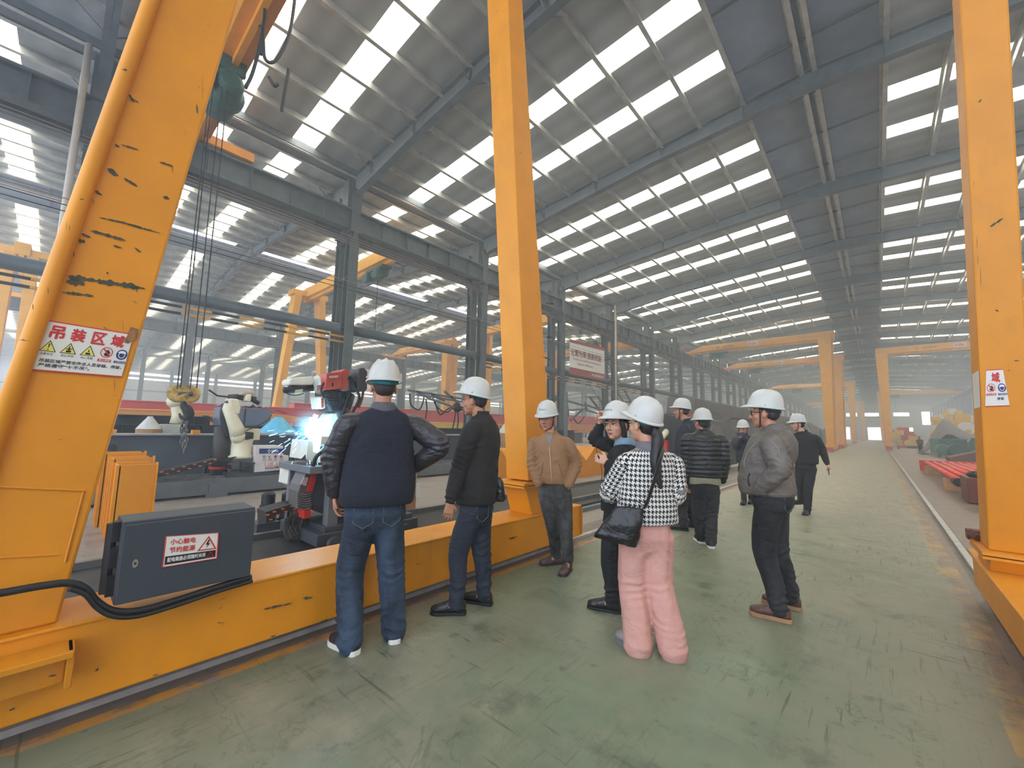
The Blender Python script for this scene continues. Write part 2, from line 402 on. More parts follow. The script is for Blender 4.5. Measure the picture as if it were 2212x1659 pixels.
# far end wall: doors and high windows
m=MB()
doors=[(-86,-82),(-58,-54),(-34,-29.5),(-10.5,-7.2),(-2.6,1.4),(5.,8.6)]
xs=[XA]+[q for d in doors for q in d]+[XD]
for i in range(0,len(xs),2): m.bb((xs[i],Y1,0),(xs[i+1],Y1+.3,4.3))
m.bb((XA,Y1,4.3),(XD,Y1+.3,13.1))
tag(m.build('wall_far',M_WALL),kind='structure')
for i,(a,b) in enumerate(doors):
    tag(MB().bb((a,Y1+.1,0),(b,Y1+.2,4.3)).build('door_%d'%(i+1),M_DAY),kind='structure')
for a,b in ((-8,-5),(-3.6,2.6),(4.2,8),(-24,-20),(-40,-34),(-66,-58),(-90,-80)):
    o=MB().bb((a,Y1-.06,8.0),(b,Y1-.01,9.2)).build(win(),M_DAY); tag(o,kind='structure')
o=MB().bb((10.8,Y1-.06,5.2),(13.2,Y1-.01,9.4)).build(win(),M_DAY); tag(o,kind='structure')
# floor rails
for x,a,b in ((-3.2,-9,Y1),(.735,-9,Y1)):
    m=MB().bb((x-.034,a,-.05),(x+.034,b,.035)); tag(m.build('floor_rail',mat('rail_worn',(178,174,168),.45,.1,.15,6)),kind='structure')
# service pipes of the column row
for x,z,r,mm in ((XC+.02,5.42,.20,M_COL),(XC+.1,9.1,.09,M_COL)):
    tag(MB().tube([(x,Y0,z),(x,Y1,z)],r,16).build('ceiling_pipe',mm,smooth=True),kind='structure')
t=NT('hazard_stripe'); yy=t.sep(t.coord('Object'))[1]
t.base(t.mix(t.math('GREATER_THAN',t.math('FRACT',t.math('DIVIDE',yy,1.5)),.5),lin((34,32,34)),lin((206,150,50)))); M_HAZ=t.m
M_COPPER=mat('copper_bar',(150,124,110),.5,.2,.1,5)
for (z,x) in ((5.02,XC+.36),(4.82,XC+.30)):
    tag(MB().bar((x,Y0,z),(x,BAY,z),.07,.07).build('ceiling_conduit',M_HAZ),kind='structure')
    tag(MB().bar((x,2*BAY,z),(x,5*BAY,z),.07,.07).build('ceiling_conduit',M_HAZ),kind='structure')
for k in range(4):
    tag(MB().bar((XC+.75,Y0,8.70+k*.11),(XC+.75,Y1,8.70+k*.11),.012,.016).build('ceiling_conductor',M_COPPER),kind='structure')
# white downpipes on columns
M_PVC=mat('pvc_pipe',(196,184,166),.5,0,.08,4)
for b in (0,4): tag(MB().tube([(XC+.75,b*BAY-.35,2.5),(XC+.75,b*BAY-.35,11.6)],.075,12).build('column_downpipe',M_PVC,smooth=True),kind='structure')
# overhead wires
for z,c in ((6.35,M_BLACK),(6.2,M_BLACK),(6.5,M_COPPER)):
    tag(MB().tube([(-13.4,Y0,z),(-13.4,Y1*.6,z)],.012,5).build('ceiling_wire',c),kind='structure')
# ------------------------------------------------ haze and light
hz=NT('hall_haze'); hz.n.remove(hz.b); vs=hz.new('ShaderNodeVolumeScatter'); vs.inputs['Color'].default_value=(.86,.94,1,1); vs.inputs['Density'].default_value=HAZE; vs.inputs['Anisotropy'].default_value=.25
hz.l.new(vs.outputs[0],hz.out.inputs['Volume'])
o=MB().bb((XA-1.5,Y0-6,-.6),(XD+1.5,Y1+1.5,14.6)).build('haze',hz.m); tag(o,'thin bluish welding haze hanging through the whole hall','haze',kind='stuff')
w=bpy.data.worlds.new('World'); C.world=w; w.use_nodes=True; bg=w.node_tree.nodes['Background']; bg.inputs[0].default_value=lin((216,228,246)); bg.inputs[1].default_value=WORLD
# ------------------------------------------------ text and signs
def textmesh(s,bold=0.0):
    cu=bpy.data.curves.new('t','FONT'); cu.body=s; cu.align_x='CENTER'; cu.align_y='CENTER'; cu.offset=bold; cu.resolution_u=3; cu.fill_mode='BOTH'
    o=bpy.data.objects.new('t',cu); COL.objects.link(o); dg=bpy.context.evaluated_depsgraph_get(); dg.update()
    me=bpy.data.meshes.new_from_object(o.evaluated_get(dg)); vs=[v.co.copy() for v in me.vertices]; fs=[tuple(p.vertices) for p in me.polygons]
    bpy.data.objects.remove(o); return vs,fs
class Sign:  # local sheet (u right 0..1, v down 0..1) spanned by four world corners TL,TR,BR,BL
    def __init__(s,TL,TR,BR,BL,parent,name,asp,label=None,paper=(222,220,214),off=.004):
        s.c=[V(p) for p in (TL,TR,BR,BL)]; s.n=(s.c[1]-s.c[0]).cross(s.c[3]-s.c[0]).normalized()
        if s.n.dot(EYE-s.c[0])<0: s.n=-s.n
        s.asp=asp; s.off=off
        s.o=s.poly([(0,0),(1,0),(1,1),(0,1)],None,0,raw=True).build(name,mat('sign_sheet',(222,220,212),.45,0,.05,3),parent)
        if label: s.o['label']=label
    def P(s,u,v,lift=0):
        a=s.c[0].lerp(s.c[1],u); b=s.c[3].lerp(s.c[2],u); return a.lerp(b,v)+s.n*(s.off+lift)
    def poly(s,pts,m,lift=.001,raw=False,name='print'):
        mb=MB(); n=len(pts); mb.add([s.P(u,v,lift) for u,v in pts],[tuple(range(n))])
        if raw: return mb
        return mb.build(name,m,s.o)
    def ring(s,pts,w,m,name='print',lift=.0015):  # closed outline of width w (fraction towards the centre)
        cu=sum(p[0] for p in pts)/len(pts); cv=sum(p[1] for p in pts)/len(pts); mb=MB(); n=len(pts)
        mb.add([s.P(u,v,lift) for u,v in pts]+[s.P(cu+(u-cu)*(1-w),cv+(v-cv)*(1-w),lift) for u,v in pts],[(i,(i+1)%n,(i+1)%n+n,i+n) for i in range(n)])
        return mb.build(name,m,s.o)
    def text(s,txt,u,v,w,h,m,bold=.02,name='lettering',lift=.0015):
        vs,fs=textmesh(txt,0)
        if not vs: return
        x0=min(p.x for p in vs);x1=max(p.x for p in vs);y0=min(p.y for p in vs);y1=max(p.y for p in vs)
        k=bold*(y1-y0)*.9; mb=MB(); dd=[(0,0)]+([(k*math.cos(a),k*math.sin(a)) for a in [2*pi*i/8 for i in range(8)]] if bold>.005 else [])
        x0-=k; x1+=k; y0-=k; y1+=k
        for q,(du,dv) in enumerate(dd): mb.add([s.P(u+((p.x+du-x0)/(x1-x0)-.5)*w,v-((p.y+dv-y0)/(y1-y0)-.5)*h,lift+q*.00004) for p in vs],fs)
        return mb.build(name,m,s.o)
INK=mat('ink_dark',(36,36,64),.5,0,0); INKR=mat('ink_red',(200,44,40),.5,0,0); INKY=mat('ink_yellow',(226,218,90),.5,0,0); INKK=mat('ink_black',(20,20,20),.5,0,0); INKB=mat('ink_blue',(34,50,110),.5,0,0); INKW=mat('ink_white',(230,230,226),.5,0,0)
def disc(cu,cv,ru,rv,n=24,a0=0,a1=2*pi): return [(cu+ru*math.cos(a0+(a1-a0)*i/n),cv+rv*math.sin(a0+(a1-a0)*i/n)) for i in range(n)]
def lifting_sign(TL,TR,BR,BL,parent,u0=0,label=None):
    s=Sign(TL,TR,BR,BL,parent,'warning_sign',1.9,label)
    k=1/(1-u0); U=lambda u:(u-u0)*k
    def T(txt,u,v,w,h,m,b=.02,**kw):
        if U(u-w/2)>=-.02: s.text(txt,U(u),v,w*k,h,m,b,**kw)
    s.poly([(0,0),(1,0),(1,.022),(0,.022)],INKR); s.poly([(0,.975),(1,.975),(1,1),(0,1)],INKR)
    for ch,u in zip('吊装区域',(.13,.36,.60,.83)): T(ch,u,.215,.165,.27,INKR,.045,name='red_lettering')
    for i,u in enumerate((.085,.305,.525)):
        if U(u)<.05: continue
        s.poly([(U(u-.085),.60),(U(u+.085),.60),(U(u),.395)],INKY,name='pictogram'); s.ring([(U(u-.09),.61),(U(u+.09),.61),(U(u),.385)],.16,INKK,'pictogram')
        if i==0: s.poly([(U(u-.008),.45),(U(u+.008),.45),(U(u+.003),.54),(U(u-.003),.54)],INKK,.002,name='pictogram'); s.poly(disc(U(u),.57,.008,.012,8),INKK,.002,name='pictogram')
        else:
            s.poly([(U(u-.028),.585),(U(u+.028),.585),(U(u+.028),.545),(U(u-.028),.545)],INKK,.002,name='pictogram')
            s.poly([(U(u-.012),.54),(U(u+.012),.54),(U(u+.004),.45),(U(u-.004),.45)] if i==1 else [(U(u-.01),.53),(U(u+.012),.53),(U(u),.46)],INKK,.002,name='pictogram')
            if i==1: s.poly([(U(u-.035),.525),(U(u+.035),.515),(U(u+.035),.50),(U(u-.035),.51)],INKK,.002,name='pictogram')
    for tx,u in (('注意安全',.085),('当心吊物',.305),('当心落物',.525)): T(tx,u,.655,.14,.05,INKK,.0)
    u=.735; s.ring(disc(U(u),.49,.075*k,.115),.14,INKR,'pictogram')
    s.poly([(U(u-.03),.52),(U(u-.012),.57),(U(u+.03),.57),(U(u+.045),.47),(U(u+.03),.48),(U(u+.025),.42),(U(u+.015),.46),(U(u+.005),.41),(U(u),.46),(U(u-.01),.43),(U(u-.01),.5)],INKK,.002,name='pictogram')
    s.poly([(U(u-.055),.42),(U(u-.045),.40),(U(u+.055),.56),(U(u+.045),.58)],INKR,.003,name='pictogram')
    s.poly([(U(u-.08),.64),(U(u+.08),.64),(U(u+.08),.70),(U(u-.08),.70)],INKR); s.text('禁止停留',U(u),.67,.13*k,.045,INKW,.0,lift=.002)
    u=.925; s.poly(disc(U(u),.50,.07*k,.115),INKB,name='pictogram'); s.poly(disc(U(u),.475,.05*k,.06,14,pi,2*pi)+[(U(u+.05),.475)],INKW,.002,name='pictogram'); s.ring(disc(U(u),.51,.042*k,.075),.2,INKW,'pictogram')
    s.poly([(U(u-.075),.65),(U(u+.07),.65),(U(u+.07),.70),(U(u-.075),.70)],INKB); s.text('必须戴安全帽',U(u),.675,.12*k,.035,INKW,.0,lift=.002)
    if u0==0:
        s.text('吊装区域严禁非作业人员穿越、停留，',.50,.79,.93,.075,INK,.02); s.text('严格遵守“十不吊”。',.315,.88,.56,.075,INK,.02)
    else: s.text('停留',.66,.79,.3,.08,INK,.02)
    return s
def elec_label(TL,TR,BR,BL,parent):
    s=Sign(TL,TR,BR,BL,parent,'warning_label',1.6,off=.003)
    s.ring([(0,0),(1,0),(1,1),(0,1)],.045,INKR)
    s.text('小心触电',.33,.20,.46,.20,INKR,.03); s.text('节约能源',.33,.47,.46,.20,INKR,.03)
    s.ring([(.80,.1),(.97,.62),(.60,.62)],.24,INKR,'pictogram'); s.poly([(.80,.24),(.75,.42),(.79,.42),(.76,.56),(.84,.37),(.80,.37),(.83,.25)],INKK,.002,name='pictogram')
    s.poly([(.04,.66),(.96,.66),(.96,.93),(.04,.93)],INKK); s.text('配电箱盖必须随时关闭',.42,.78,.68,.15,INKW,.02,lift=.002)
    s.ring([(.86,.69),(.93,.90),(.79,.90)],.2,INKR,'pictogram',.0025); return s
def chips(parent,P,spots,name='paint_chip'):
    mc=mat('bare_primer',(70,72,54),.7,0,.25,14); rr=random.Random(5)
    for (x,y,L,w,a) in spots:
        mb=MB()
        n=max(5,int(L/5)); up=[];dn=[]
        for i in range(n+1):
            t=i/n; c=(x+L*t*math.cos(a),y+L*t*math.sin(a)); h=w*1.7*(.2+.95*math.sin(pi*min(1,max(0,t)))**.5)*rr.uniform(.3,1.2)
            up.append(P(c[0],c[1]-h/2)); dn.append(P(c[0],c[1]+h/2*rr.uniform(.5,1.2)))
        k=len(up); mb.add(up+dn,[(i,i+1,i+1+k,i+k) for i in range(k-1)]); mb.build(name,mc,parent)
# ------------------------------------------------ near semi-gantry on the left of the aisle
XF=-3.08
cr=thing('gantry_crane',(-3.23,2.15,0),'yellow semi-gantry crane standing nearest on the left of the green aisle','gantry crane','yellow gantry cranes')
mb=MB().bb((-3.43,-.75,.11),(-3.03,4.81,.50)).bb((-3.47,-.75,.485),(-3.02,4.81,.505)); o=mb.build('base_beam',M_YEL,cr,bevel=.008)
mb=MB().bb((-3.02,4.78,.13),(-3.00,4.80,.48)).bb((-3.40,4.81,.16),(-3.06,4.86,.46)); mb.build('end_plate',M_YEL,cr)
for y in (-.35,4.35):
    m=MB(); m.lathe([(0,-.05),(.13,-.05),(.15,-.035),(.13,-.03),(.13,.03),(.15,.035),(.13,.05),(0,.05)],(-3.2,y,.165),20,Matrix.Rotation(pi/2,3,'Y')); auto(m.build('wheel',M_DSTEEL,cr))
def leg(X0,X1,prof,name='leg'):  # prof: (z,y0,y1)
    m=MB(); n=len(prof)
    for z,a,b,g in prof: m.v+=[V((X0-g,a,z)),V((X0-g,b,z)),V((X1+g,b,z)),V((X1+g,a,z))]
    for i in range(n-1):
        k=4*i
        for j in range(4): m.f.append((k+j,k+(j+1)%4,k+4+(j+1)%4,k+4+j))
    m.f+=[(3,2,1,0),(4*n-4,4*n-3,4*n-2,4*n-1)]; return m
o=leg(XF-.42,XF,[(.505,-.27,.10,0),(4.,.15,.515,0),(10.2,.90,1.27,0.0)]).build('leg',M_YEL,cr,bevel=.012)
LEG1=o
# weld seams, lower gusset plate and foot flange of the first leg
m=MB(); P=lambda x,y,X=XF+.004:onx(x,y,X)
m.tube([P(0,1052),P(185,1060)],.005,6); m.tube([P(180,1062),P(140,1215)],.005,6); m.tube([P(0,1205),P(128,1198)],.004,6); m.build('weld_seam',M_YEL,cr)
m=MB().tube([V((XF+.012,-.352+.124*z,z)) for z in (.55,2,4,6,8,10.2)],.036,20); m.build('cable_pipe',M_YEL,cr,smooth=True)
sp=[(148,598,60,7,.14),(205,606,110,8,.16),(143,608,40,9,.12),(133,631,70,4,.12),(195,498,80,4,.27),(215,470,60,2.5,.2),(270,482,80,3,.28),(268,385,34,7,.55),(232,365,28,7,.55),(345,350,30,3,.3),(278,205,20,5,.9),(283,212,20,2,.5),(437,190,9,40,1.5),(424,232,10,14,1.2),
 (292,152,10,3,1.5),(280,240,8,3,1.5),(248,313,12,4,.4),(262,312,40,2,.3),(205,413,18,6,.5),(200,430,12,4,1.3),(176,505,22,5,.4),(170,520,14,8,.2),(262,735,18,6,1.5),(265,700,9,22,1.5),(230,590,5,3,0),(293,620,10,9,1.2),(158,545,10,12,1.3),(245,530,20,3,.3),(290,535,18,4,.6),(352,425,16,4,.3),(372,362,8,12,1.4),(400,285,6,14,1.5),(247,828,8,18,1.4)]
chips(cr,P,[s for s in sp]); chips(cr,lambda x,y:onx(x,y,XF+.085),[(143,485,6,10,1.4),(150,490,5,12,1.3),(262,150,14,3,.1),(103,625,8,9,1.3),(70,660,6,9,1.2),(172,430,10,3,.1)])
chips(cr,lambda x,y:onx(x,y,-3.014),[(570,1316,62,3,-.2),(652,1293,24,3,-.1),(785,1190,5,90,1.5),(158,1345,6,16,1.5),(330,1460,12,3,-.3),(820,1210,4,60,1.5),(900,1190,4,46,1.5),(930,1200,5,60,1.5),(1098,1165,22,2,-.3),(1000,1180,4,30,1.5),(690,1345,20,2,-.4),(20,1535,14,3,-.4),(205,1450,10,4,-.6)],'paint_scratch')
lifting_sign(P(106,692),P(289,722),P(262,815),P(70,800),cr)
m=MB(); m.add([P(283,706,XF+.007),P(300,712,XF+.007),P(296,730,XF+.009),P(276,742,XF+.012),P(268,739,XF+.011)],[(0,1,2,3,4)]); m.build('torn_corner',mat('rusty_tear',(150,112,70),.8,0,.4,30),cr)
# second leg with its foot
o=leg(XF-.36,XF,[(.98,3.64,3.99,0),(1.8,3.68,3.98,0),(7.,3.16,3.44,0),(10.2,2.86,3.14,0)])
o=leg(-3.42,-3.07,[(.90,3.74,4.19,.0),(1.8,3.66,4.10,0),(7.,3.19,3.48,0),(10.2,2.86,3.16,0)]).build('leg',M_YEL,cr,bevel=.01)
m=MB().bb((-3.5,3.58,.86),(-3.0,4.32,.885)).bb((-3.5,3.58,.83),(-3.0,4.32,.85)); 
for y in (3.64,3.9,4.26): m.lathe([(0,-.03),(.022,-.03),(.022,.03),(0,.03)],(-3.03,y,.87),6)
m.build('flange',M_YEL,cr)
leg(-3.40,-3.06,[(.505,3.80,4.15,0),(.83,3.68,4.24,0)]).build('foot',M_YEL,cr,bevel=.006)
chips(cr,lambda x,y:onx(x,y,-3.066),[(1165,640,4,14,1.5),(1178,655,20,3,.1),(1190,700,3,30,1.5),(1180,728,14,4,.1),(1172,770,20,2,.4),(1176,800,3,20,1.5),(1196,620,3,20,1.4),(1185,590,4,14,1.5)])
# top: saddle, main girder, hoist rail, end carriage on the runway
MB().bb((-3.5,.85,10.2),(-3.02,3.4,10.55)).build('saddle',M_YEL,cr,bevel=.01)
m=MB().bb((-14.6,1.84,10.55),(-2.9,2.46,11.5)).prism([(-14.6,10.55),(-14.6,11.5),(-16.2,11.0),(-16.2,10.6)],1,1.84,2.46).bb((-15.8,2.08,10.38),(-3.2,2.22,10.55)); m.build('main_girder',M_YEL,cr,bevel=.01)
m=MB().bb((-15.78,.6,10.42),(-15.4,3.7,10.72)).bb((-15.7,.75,10.36),(-15.5,1.1,10.46)); m.build('end_carriage',M_YEL,cr,bevel=.01)
# control cabinet on the base beam
cb=MB().bb((-3.16,.28,.575),(-2.93,.885,.985)).build('control_cabinet',M_DSTEEL if 0 else mat('cabinet_grey',(58,64,72),.45,0,.06,3),cr,bevel=.006)
MB().bb((-2.935,.285,.58),(-2.905,.88,.972)).build('door',mat('cabinet_grey',(58,64,72),.45,0,.06,3),cb,bevel=.004)
P9=lambda x,y:onx(x,y,-2.903)
m=MB(); c0=P9(292,1217); m.add([c0+V((.002,.012*math.cos(a),.022*math.sin(a))) for a in [2*pi*i/8 for i in range(8)]],[tuple(range(8))]); m.build('lock',mat('chrome_lock',(170,168,158),.3,.6,0),cb)
MB().box(c0+V((.003,0,0)),(.003,.009,.012)).build('keyhole',M_BLACK,cb)
elec_label(P9(357,1158),P9(473,1150),P9(469,1206),P9(349,1226),cb)
m=MB(); 
for z in (.66,.80,.93): m.box((-3.0,.265,z),(.05,.03,.1))
m.tube([(-3.02,.25,.62),(-3.02,.25,.97)],.022,8); m.build('hinge_block',M_BLACK,cb)
# cable from the cabinet
pts=[V((-3.3,-.62,.56)),V((-3.05,-.35,.64)),P9(-60,1292),P9(0,1284),P9(90,1268),P9(150,1262),P9(185,1275),P9(210,1303),P9(245,1322),P9(300,1322),P9(380,1300),P9(470,1270),P9(545,1248)]
def smooth_path(pts,n=6):
    out=[]; m=len(pts)
    for i in range(m-1):
        p0,p1,p2,p3=pts[max(i-1,0)],pts[i],pts[i+1],pts[min(i+2,m-1)]
        for k in range(n):
            t=k/n; out.append(.5*((2*p1)+(p2-p0)*t+(2*p0-5*p1+4*p2-p3)*t*t+(3*p1-p0-3*p2+p3)*t**3))
    out.append(pts[-1]); return out
q=[p+V((-.02,0,0)) for p in pts]; MB().tube(smooth_path(q),.017,10).build('cable',M_BLACK,cr,smooth=True)
q=[p+V((.008,0,-.018)) for p in pts[5:]]; MB().tube(smooth_path(q),.011,8).build('cable',M_BLACK,cr,smooth=True)
# drive bracket low on the left
m=MB().bb((-3.02,-.60,.40),(-2.86,.16,.43)).bb((-3.02,.14,.26),(-2.88,.165,.43)).bb((-3.02,-.6,.27),(-2.94,.14,.40)); m.build('bracket',M_YELR,cr,bevel=.004)
# ------------------------------------------------ hoist trolley of that crane with ropes, hook block and chain
ho=thing('electric_hoist',(-11.7,2.05,10.3),'green electric hoist hanging under the main girder of the nearest crane','hoist')
a=onx(485,190,-11.7)
m=MB().lathe([(0,-.75),(.30,-.75),(.36,-.6),(.36,-.1),(.44,-.05),(.44,.12),(.36,.2),(.30,.6),(.2,.7),(0,.7)],(-11.8,2.05,9.75),20,Matrix.Rotation(rad(90),3,'Y')@Matrix.Rotation(0,3,'X')); auto(m.build('drum_housing',M_GREEN,ho))
m=MB().bb((-12.2,1.8,10.12),(-11.3,2.3,10.3)).bb((-12.1,1.75,10.2),(-12.0,2.4,10.55)).bb((-11.5,1.75,10.2),(-11.4,2.4,10.55)); m.build('trolley',M_GREEN,ho,bevel=.01)
m=MB().bb((-11.5,1.6,9.45),(-11.1,1.75,9.8)).bb((-12.55,1.85,9.5),(-12.2,2.25,9.95)); m.build('motor_box',M_GREEN,ho,bevel=.02)
HX=-11.2; hk=thing('hook_block',(HX,2.0,2.3),'crane hook block with rusty yellow sheaves and hanging chains above the grey workpiece','hook block')
hp=lambda x,y,d=0:onx(x,y,HX+d)
m=MB(); c1=hp(400,851)
for k,dy in ((0,-.16),(1,.1)):
    m.lathe([(0,-.05),(.17,-.05),(.2,-.03),(.15,0),(.2,.03),(.17,.05),(0,.05)],c1+V((0,dy*.7,0)),24,Matrix.Rotation(rad(68),3,'Y')@Matrix.Rotation(rad(10),3,'X'))
auto(m.build('sheave',mat('rusty_yellow',(176,142,66),.6,.1,.45,9),hk))
m=MB().box(c1,(.14,.26,.08)).ball(c1+V((.12,.07,0)),.05,10); m.build('block_frame',M_DSTEEL,hk,smooth=True)
hook=[hp(397,866),hp(397,876),hp(404,884),hp(408,895),hp(402,903),hp(392,902),hp(387,893)]
MB().tube(smooth_path(hook),[.05,.05,.05,.055,.06,.065,.07,.075,.08,.085,.09,.095,.1,.1,.1,.1,.1,.1,.1,.1,.1,.095,.09,.08,.07,.06,.055,.05,.045,.04,.035,.03,.03,.02,.02,.02,.01][:len(smooth_path(hook))],10).build('hook',M_BLACK,hk,smooth=True)
ch=MB()
for dx in (-5,0,6,3):
    a=hp(398+dx*.5,898); b=hp(397+dx,978-abs(dx)*4); n=int((b-a).length/.085)
    for i in range(n):
        c=a.lerp(b,(i+.5)/n); R=Matrix.Rotation(i*pi/2+dx,3,'Z'); ring=[c+R@V((.028*math.cos(t),0,.052*math.sin(t))) for t in [2*pi*j/8 for j in range(9)]]; ch.tube(ring,.012,5,cap=False)
ch.build('chain',M_RAIL,hk)
rp=MB()
for (x0,x1) in ((382,441),(389,449),(410,470),(424,478)):
    a=hp(x0,846); t=onx(x0,846,HX); top=V((a.x,a.y,9.6)); rp.tube([a,top],.012,6)
rp.build('rope',M_BLACK,hk)
H9=lambda x,y:onx(x,y,-9.3)
for pts in ([(640,-30),(628,60),(610,110),(590,134),(572,125),(568,70),(560,55)],[(624,150),(618,180),(612,215),(608,240)],[(568,58),(566,90),(563,118)],[(572,-20),(570,55),(548,150),(530,190)],[(580,165),(592,185),(600,182)]):
    MB().tube(smooth_path([H9(*q) for q in pts]),.035,7).build('festoon_cable',M_BLACK,cr,smooth=True)
# ------------------------------------------------ near gantry at the right edge
c2=thing('gantry_crane',(.75,3.3,0),'yellow gantry crane leg towering along the right edge of the picture','gantry crane','yellow gantry cranes')
m=MB().bb((.60,-.8,.12),(1.0,5.95,.44)).bb((.57,-.8,.42),(1.04,5.95,.445)); m.build('base_beam',M_YELR,c2,bevel=.01)
def rleg(zs):
    m=MB()
    for z in zs:
        x=.595+.022*z; y0=5.13-.12*(z-.45); m.v+=[V((x,y0,z)),V((x+.25,y0,z)),V((x+.25,y0+.36,z)),V((x,y0+.36,z))]
    n=len(zs)
    for i in range(n-1):
        for j in range(4): m.f.append((4*i+j,4*i+(j+1)%4,4*i+4+(j+1)%4,4*i+4+j))
    m.f+=[(3,2,1,0),(4*n-4,4*n-3,4*n-2,4*n-1)]; return m
rleg((.60,10.2)).build('leg',M_YELR,c2,bevel=.012)
m=MB(); m.v=[]; 
m.bb((.56,5.0,.575),(1.0,5.62,.60)).bb((.56,5.0,.545),(1.0,5.62,.565)); m.build('flange',M_YELR,c2)
m=MB().prism([(5.08,.445),(5.6,.445),(5.52,.545),(5.02,.545)],0,.60,.92); m.build('foot',M_YELR,c2,bevel=.006)
m=MB().tube([(.57,5.5,.62),(.60,5.5,.66)],.05,8).box((.59,5.62,.63),(.09,.12,.08)); m.build('bolt_cluster',mat('rust_brown',(104,62,46),.8,0,.3,20),c2)
MB().bb((.7,-1,10.2),(1.2,5,10.55)).build('saddle',M_YELR,c2); MB().bb((.6,1.7,10.55),(13.2,2.4,11.5)).build('main_girder',M_YELR,c2)
for y in (-.3,5.4):
    m=MB(); m.lathe([(0,-.05),(.15,-.05),(.15,.05),(0,.05)],(.735,y,.17),18,Matrix.Rotation(pi/2,3,'Y')); m.build('wheel',M_DSTEEL,c2)
def rl(x,y):  # point on the face of the right leg that looks down the aisle
    d=ray(x,y); # plane y=5.13-.12(z-.45)
    t=(5.13+.12*.45-.12*EYE.z)/(d.y+.12*d.z); return EYE+d*t
s2=lifting_sign(rl(2130,799),rl(2166,797),rl(2181,877),rl(2128,879),c2,.64)
zz=rl(2130,799).z; z2=rl(2128,879).z
m=MB(); X0=lambda z:.593+.022*z
m.add([V((X0(zz),5.13-.12*(zz-.45),zz)),V((X0(zz),5.13-.12*(zz-.45)+.30,zz)),V((X0(z2),5.13-.12*(z2-.45)+.3,z2)),V((X0(z2),5.13-.12*(z2-.45),z2))],[(0,1,2,3)]); m.build('warning_sign',mat('sign_sheet',(222,220,212)),c2)
chips(c2,lambda x,y:rl(x,y)-V((0,.003,0)),[(2138,490,34,3,-.55),(2112,222,10,3,-.6),(2110,520,6,14,1.4),(2112,560,5,20,1.4),(2118,600,5,30,1.4),(2120,650,5,16,1.5),(2103,395,5,6,1.4),(2150,670,8,3,.3)])
# ------------------------------------------------ cranes further along
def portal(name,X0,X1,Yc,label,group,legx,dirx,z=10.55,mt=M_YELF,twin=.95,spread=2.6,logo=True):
    r=thing(name,(legx,Yc,0),label,'gantry crane',group)
    lo=min(X0,X1); hi=max(X0,X1)
    m=MB().bb((lo+1.6 if dirx<0 else lo,Yc-.3,z-.05),(hi if dirx<0 else hi-1.6,Yc+.3,z+.62)); 
    xe=lo if dirx<0 else hi; xi=xe-dirx*1.6
    m.prism([(xi,z-.05),(xi,z+.62),(xe,z+.1),(xe,z-.05)],1,Yc-.3,Yc+.3); m.bb((lo,Yc-.1,z-.25),(hi,Yc+.1,z-.05)); m.build('main_girder',mt,r,bevel=.02)
    MB().bb((xe-.2,Yc-1.5,z-.35),(xe+.2,Yc+1.5,z-.05)).build('end_carriage',M_YELF,r)
    MB().bb((xe-.1,Yc-1.62,z-.1),(xe+.1,Yc-1.5,z+.22)).build('warning_lamp',mat('lamp_red',(232,84,60),.4,0,0),r)
    w0=-dirx*.0
    for s in (-1,1):
        m=MB(); m.add([(legx-.22,Yc+s*spread-.22,.45),(legx+.22,Yc+s*spread-.22,.45),(legx+.22,Yc+s*spread+.22,.45),(legx-.22,Yc+s*spread+.22,.45),(legx-.5,Yc+s*twin-.22,z),(legx+.5,Yc+s*twin-.22,z),(legx+.5,Yc+s*twin+.22,z),(legx-.5,Yc+s*twin+.22,z)],[(3,2,1,0),(4,5,6,7),(0,1,5,4),(1,2,6,5),(2,3,7,6),(3,0,4,7)])
        m.build('leg',mt,r,bevel=.02)
    MB().bb((legx-.2,Yc-3.2,.15),(legx+.2,Yc+3.2,.5)).build('base_beam',mt,r,bevel=.02)
    MB().bb((legx-.5,Yc-1.2,z),(legx+.5,Yc+1.2,z+.35)).build('saddle',mt,r)
    for s in (-1,1): MB().bb((legx-.24,Yc+s*3.2-.1,.08),(legx+.24,Yc+s*3.2+.1,.42)).build('buffer',mat('buffer_red',(206,84,50),.5,0,.1),r)
    if logo:
        yf=Yc-.31; xm=(lo+hi)/2
        s=Sign((xm-.5,yf,z+.5),(xm+.4,yf,z+.5),(xm+.4,yf,z+.02),(xm-.5,yf,z+.02),r,'load_plate',2,off=.005); s.text('10t',.5,.5,.7,.6,INKR,.03)
        s=Sign((lo+3.0,yf,z+.42),(lo+5.2,yf,z+.42),(lo+5.2,yf,z+.1),(lo+3.0,yf,z+.1),r,'lettering_plate',6,off=.003); s.o.data.materials.clear(); s.o.data.materials.append(M_YELF)
        s.ring([(.08,0),(.16,.5),(.08,1),(0,.5)],.35,M_STEEL); s.text('起重机',.55,.5,.5,.7,M_STEEL,.01)
    return r
def hoist(x,y,z,label,g='hoists under far crane girders'):
    h=thing('electric_hoist',(x,y,z),label,'hoist',g)
    m=MB().lathe([(0,-.6),(.28,-.6),(.3,-.1),(.3,.6),(0,.6)],(x,y,z-.35),14,Matrix.Rotation(pi/2,3,'Y')); auto(m.build('drum_housing',M_GREEN,h))
    MB().bb((x-.9,y-.3,z-.15),(x+.9,y+.3,z)).bb((x-.8,y-.5,z-.75),(x-.3,y-.2,z-.3)).bb((x+.3,y-.5,z-.75),(x+.7,y-.2,z-.3)).build('trolley',M_GREEN,h)
    MB().tube([(x,y,z-.5),(x,y,z-4)],.02,6).build('rope',M_BLACK,h); return h
G1='semi-gantry cranes along the left rail of the aisle'
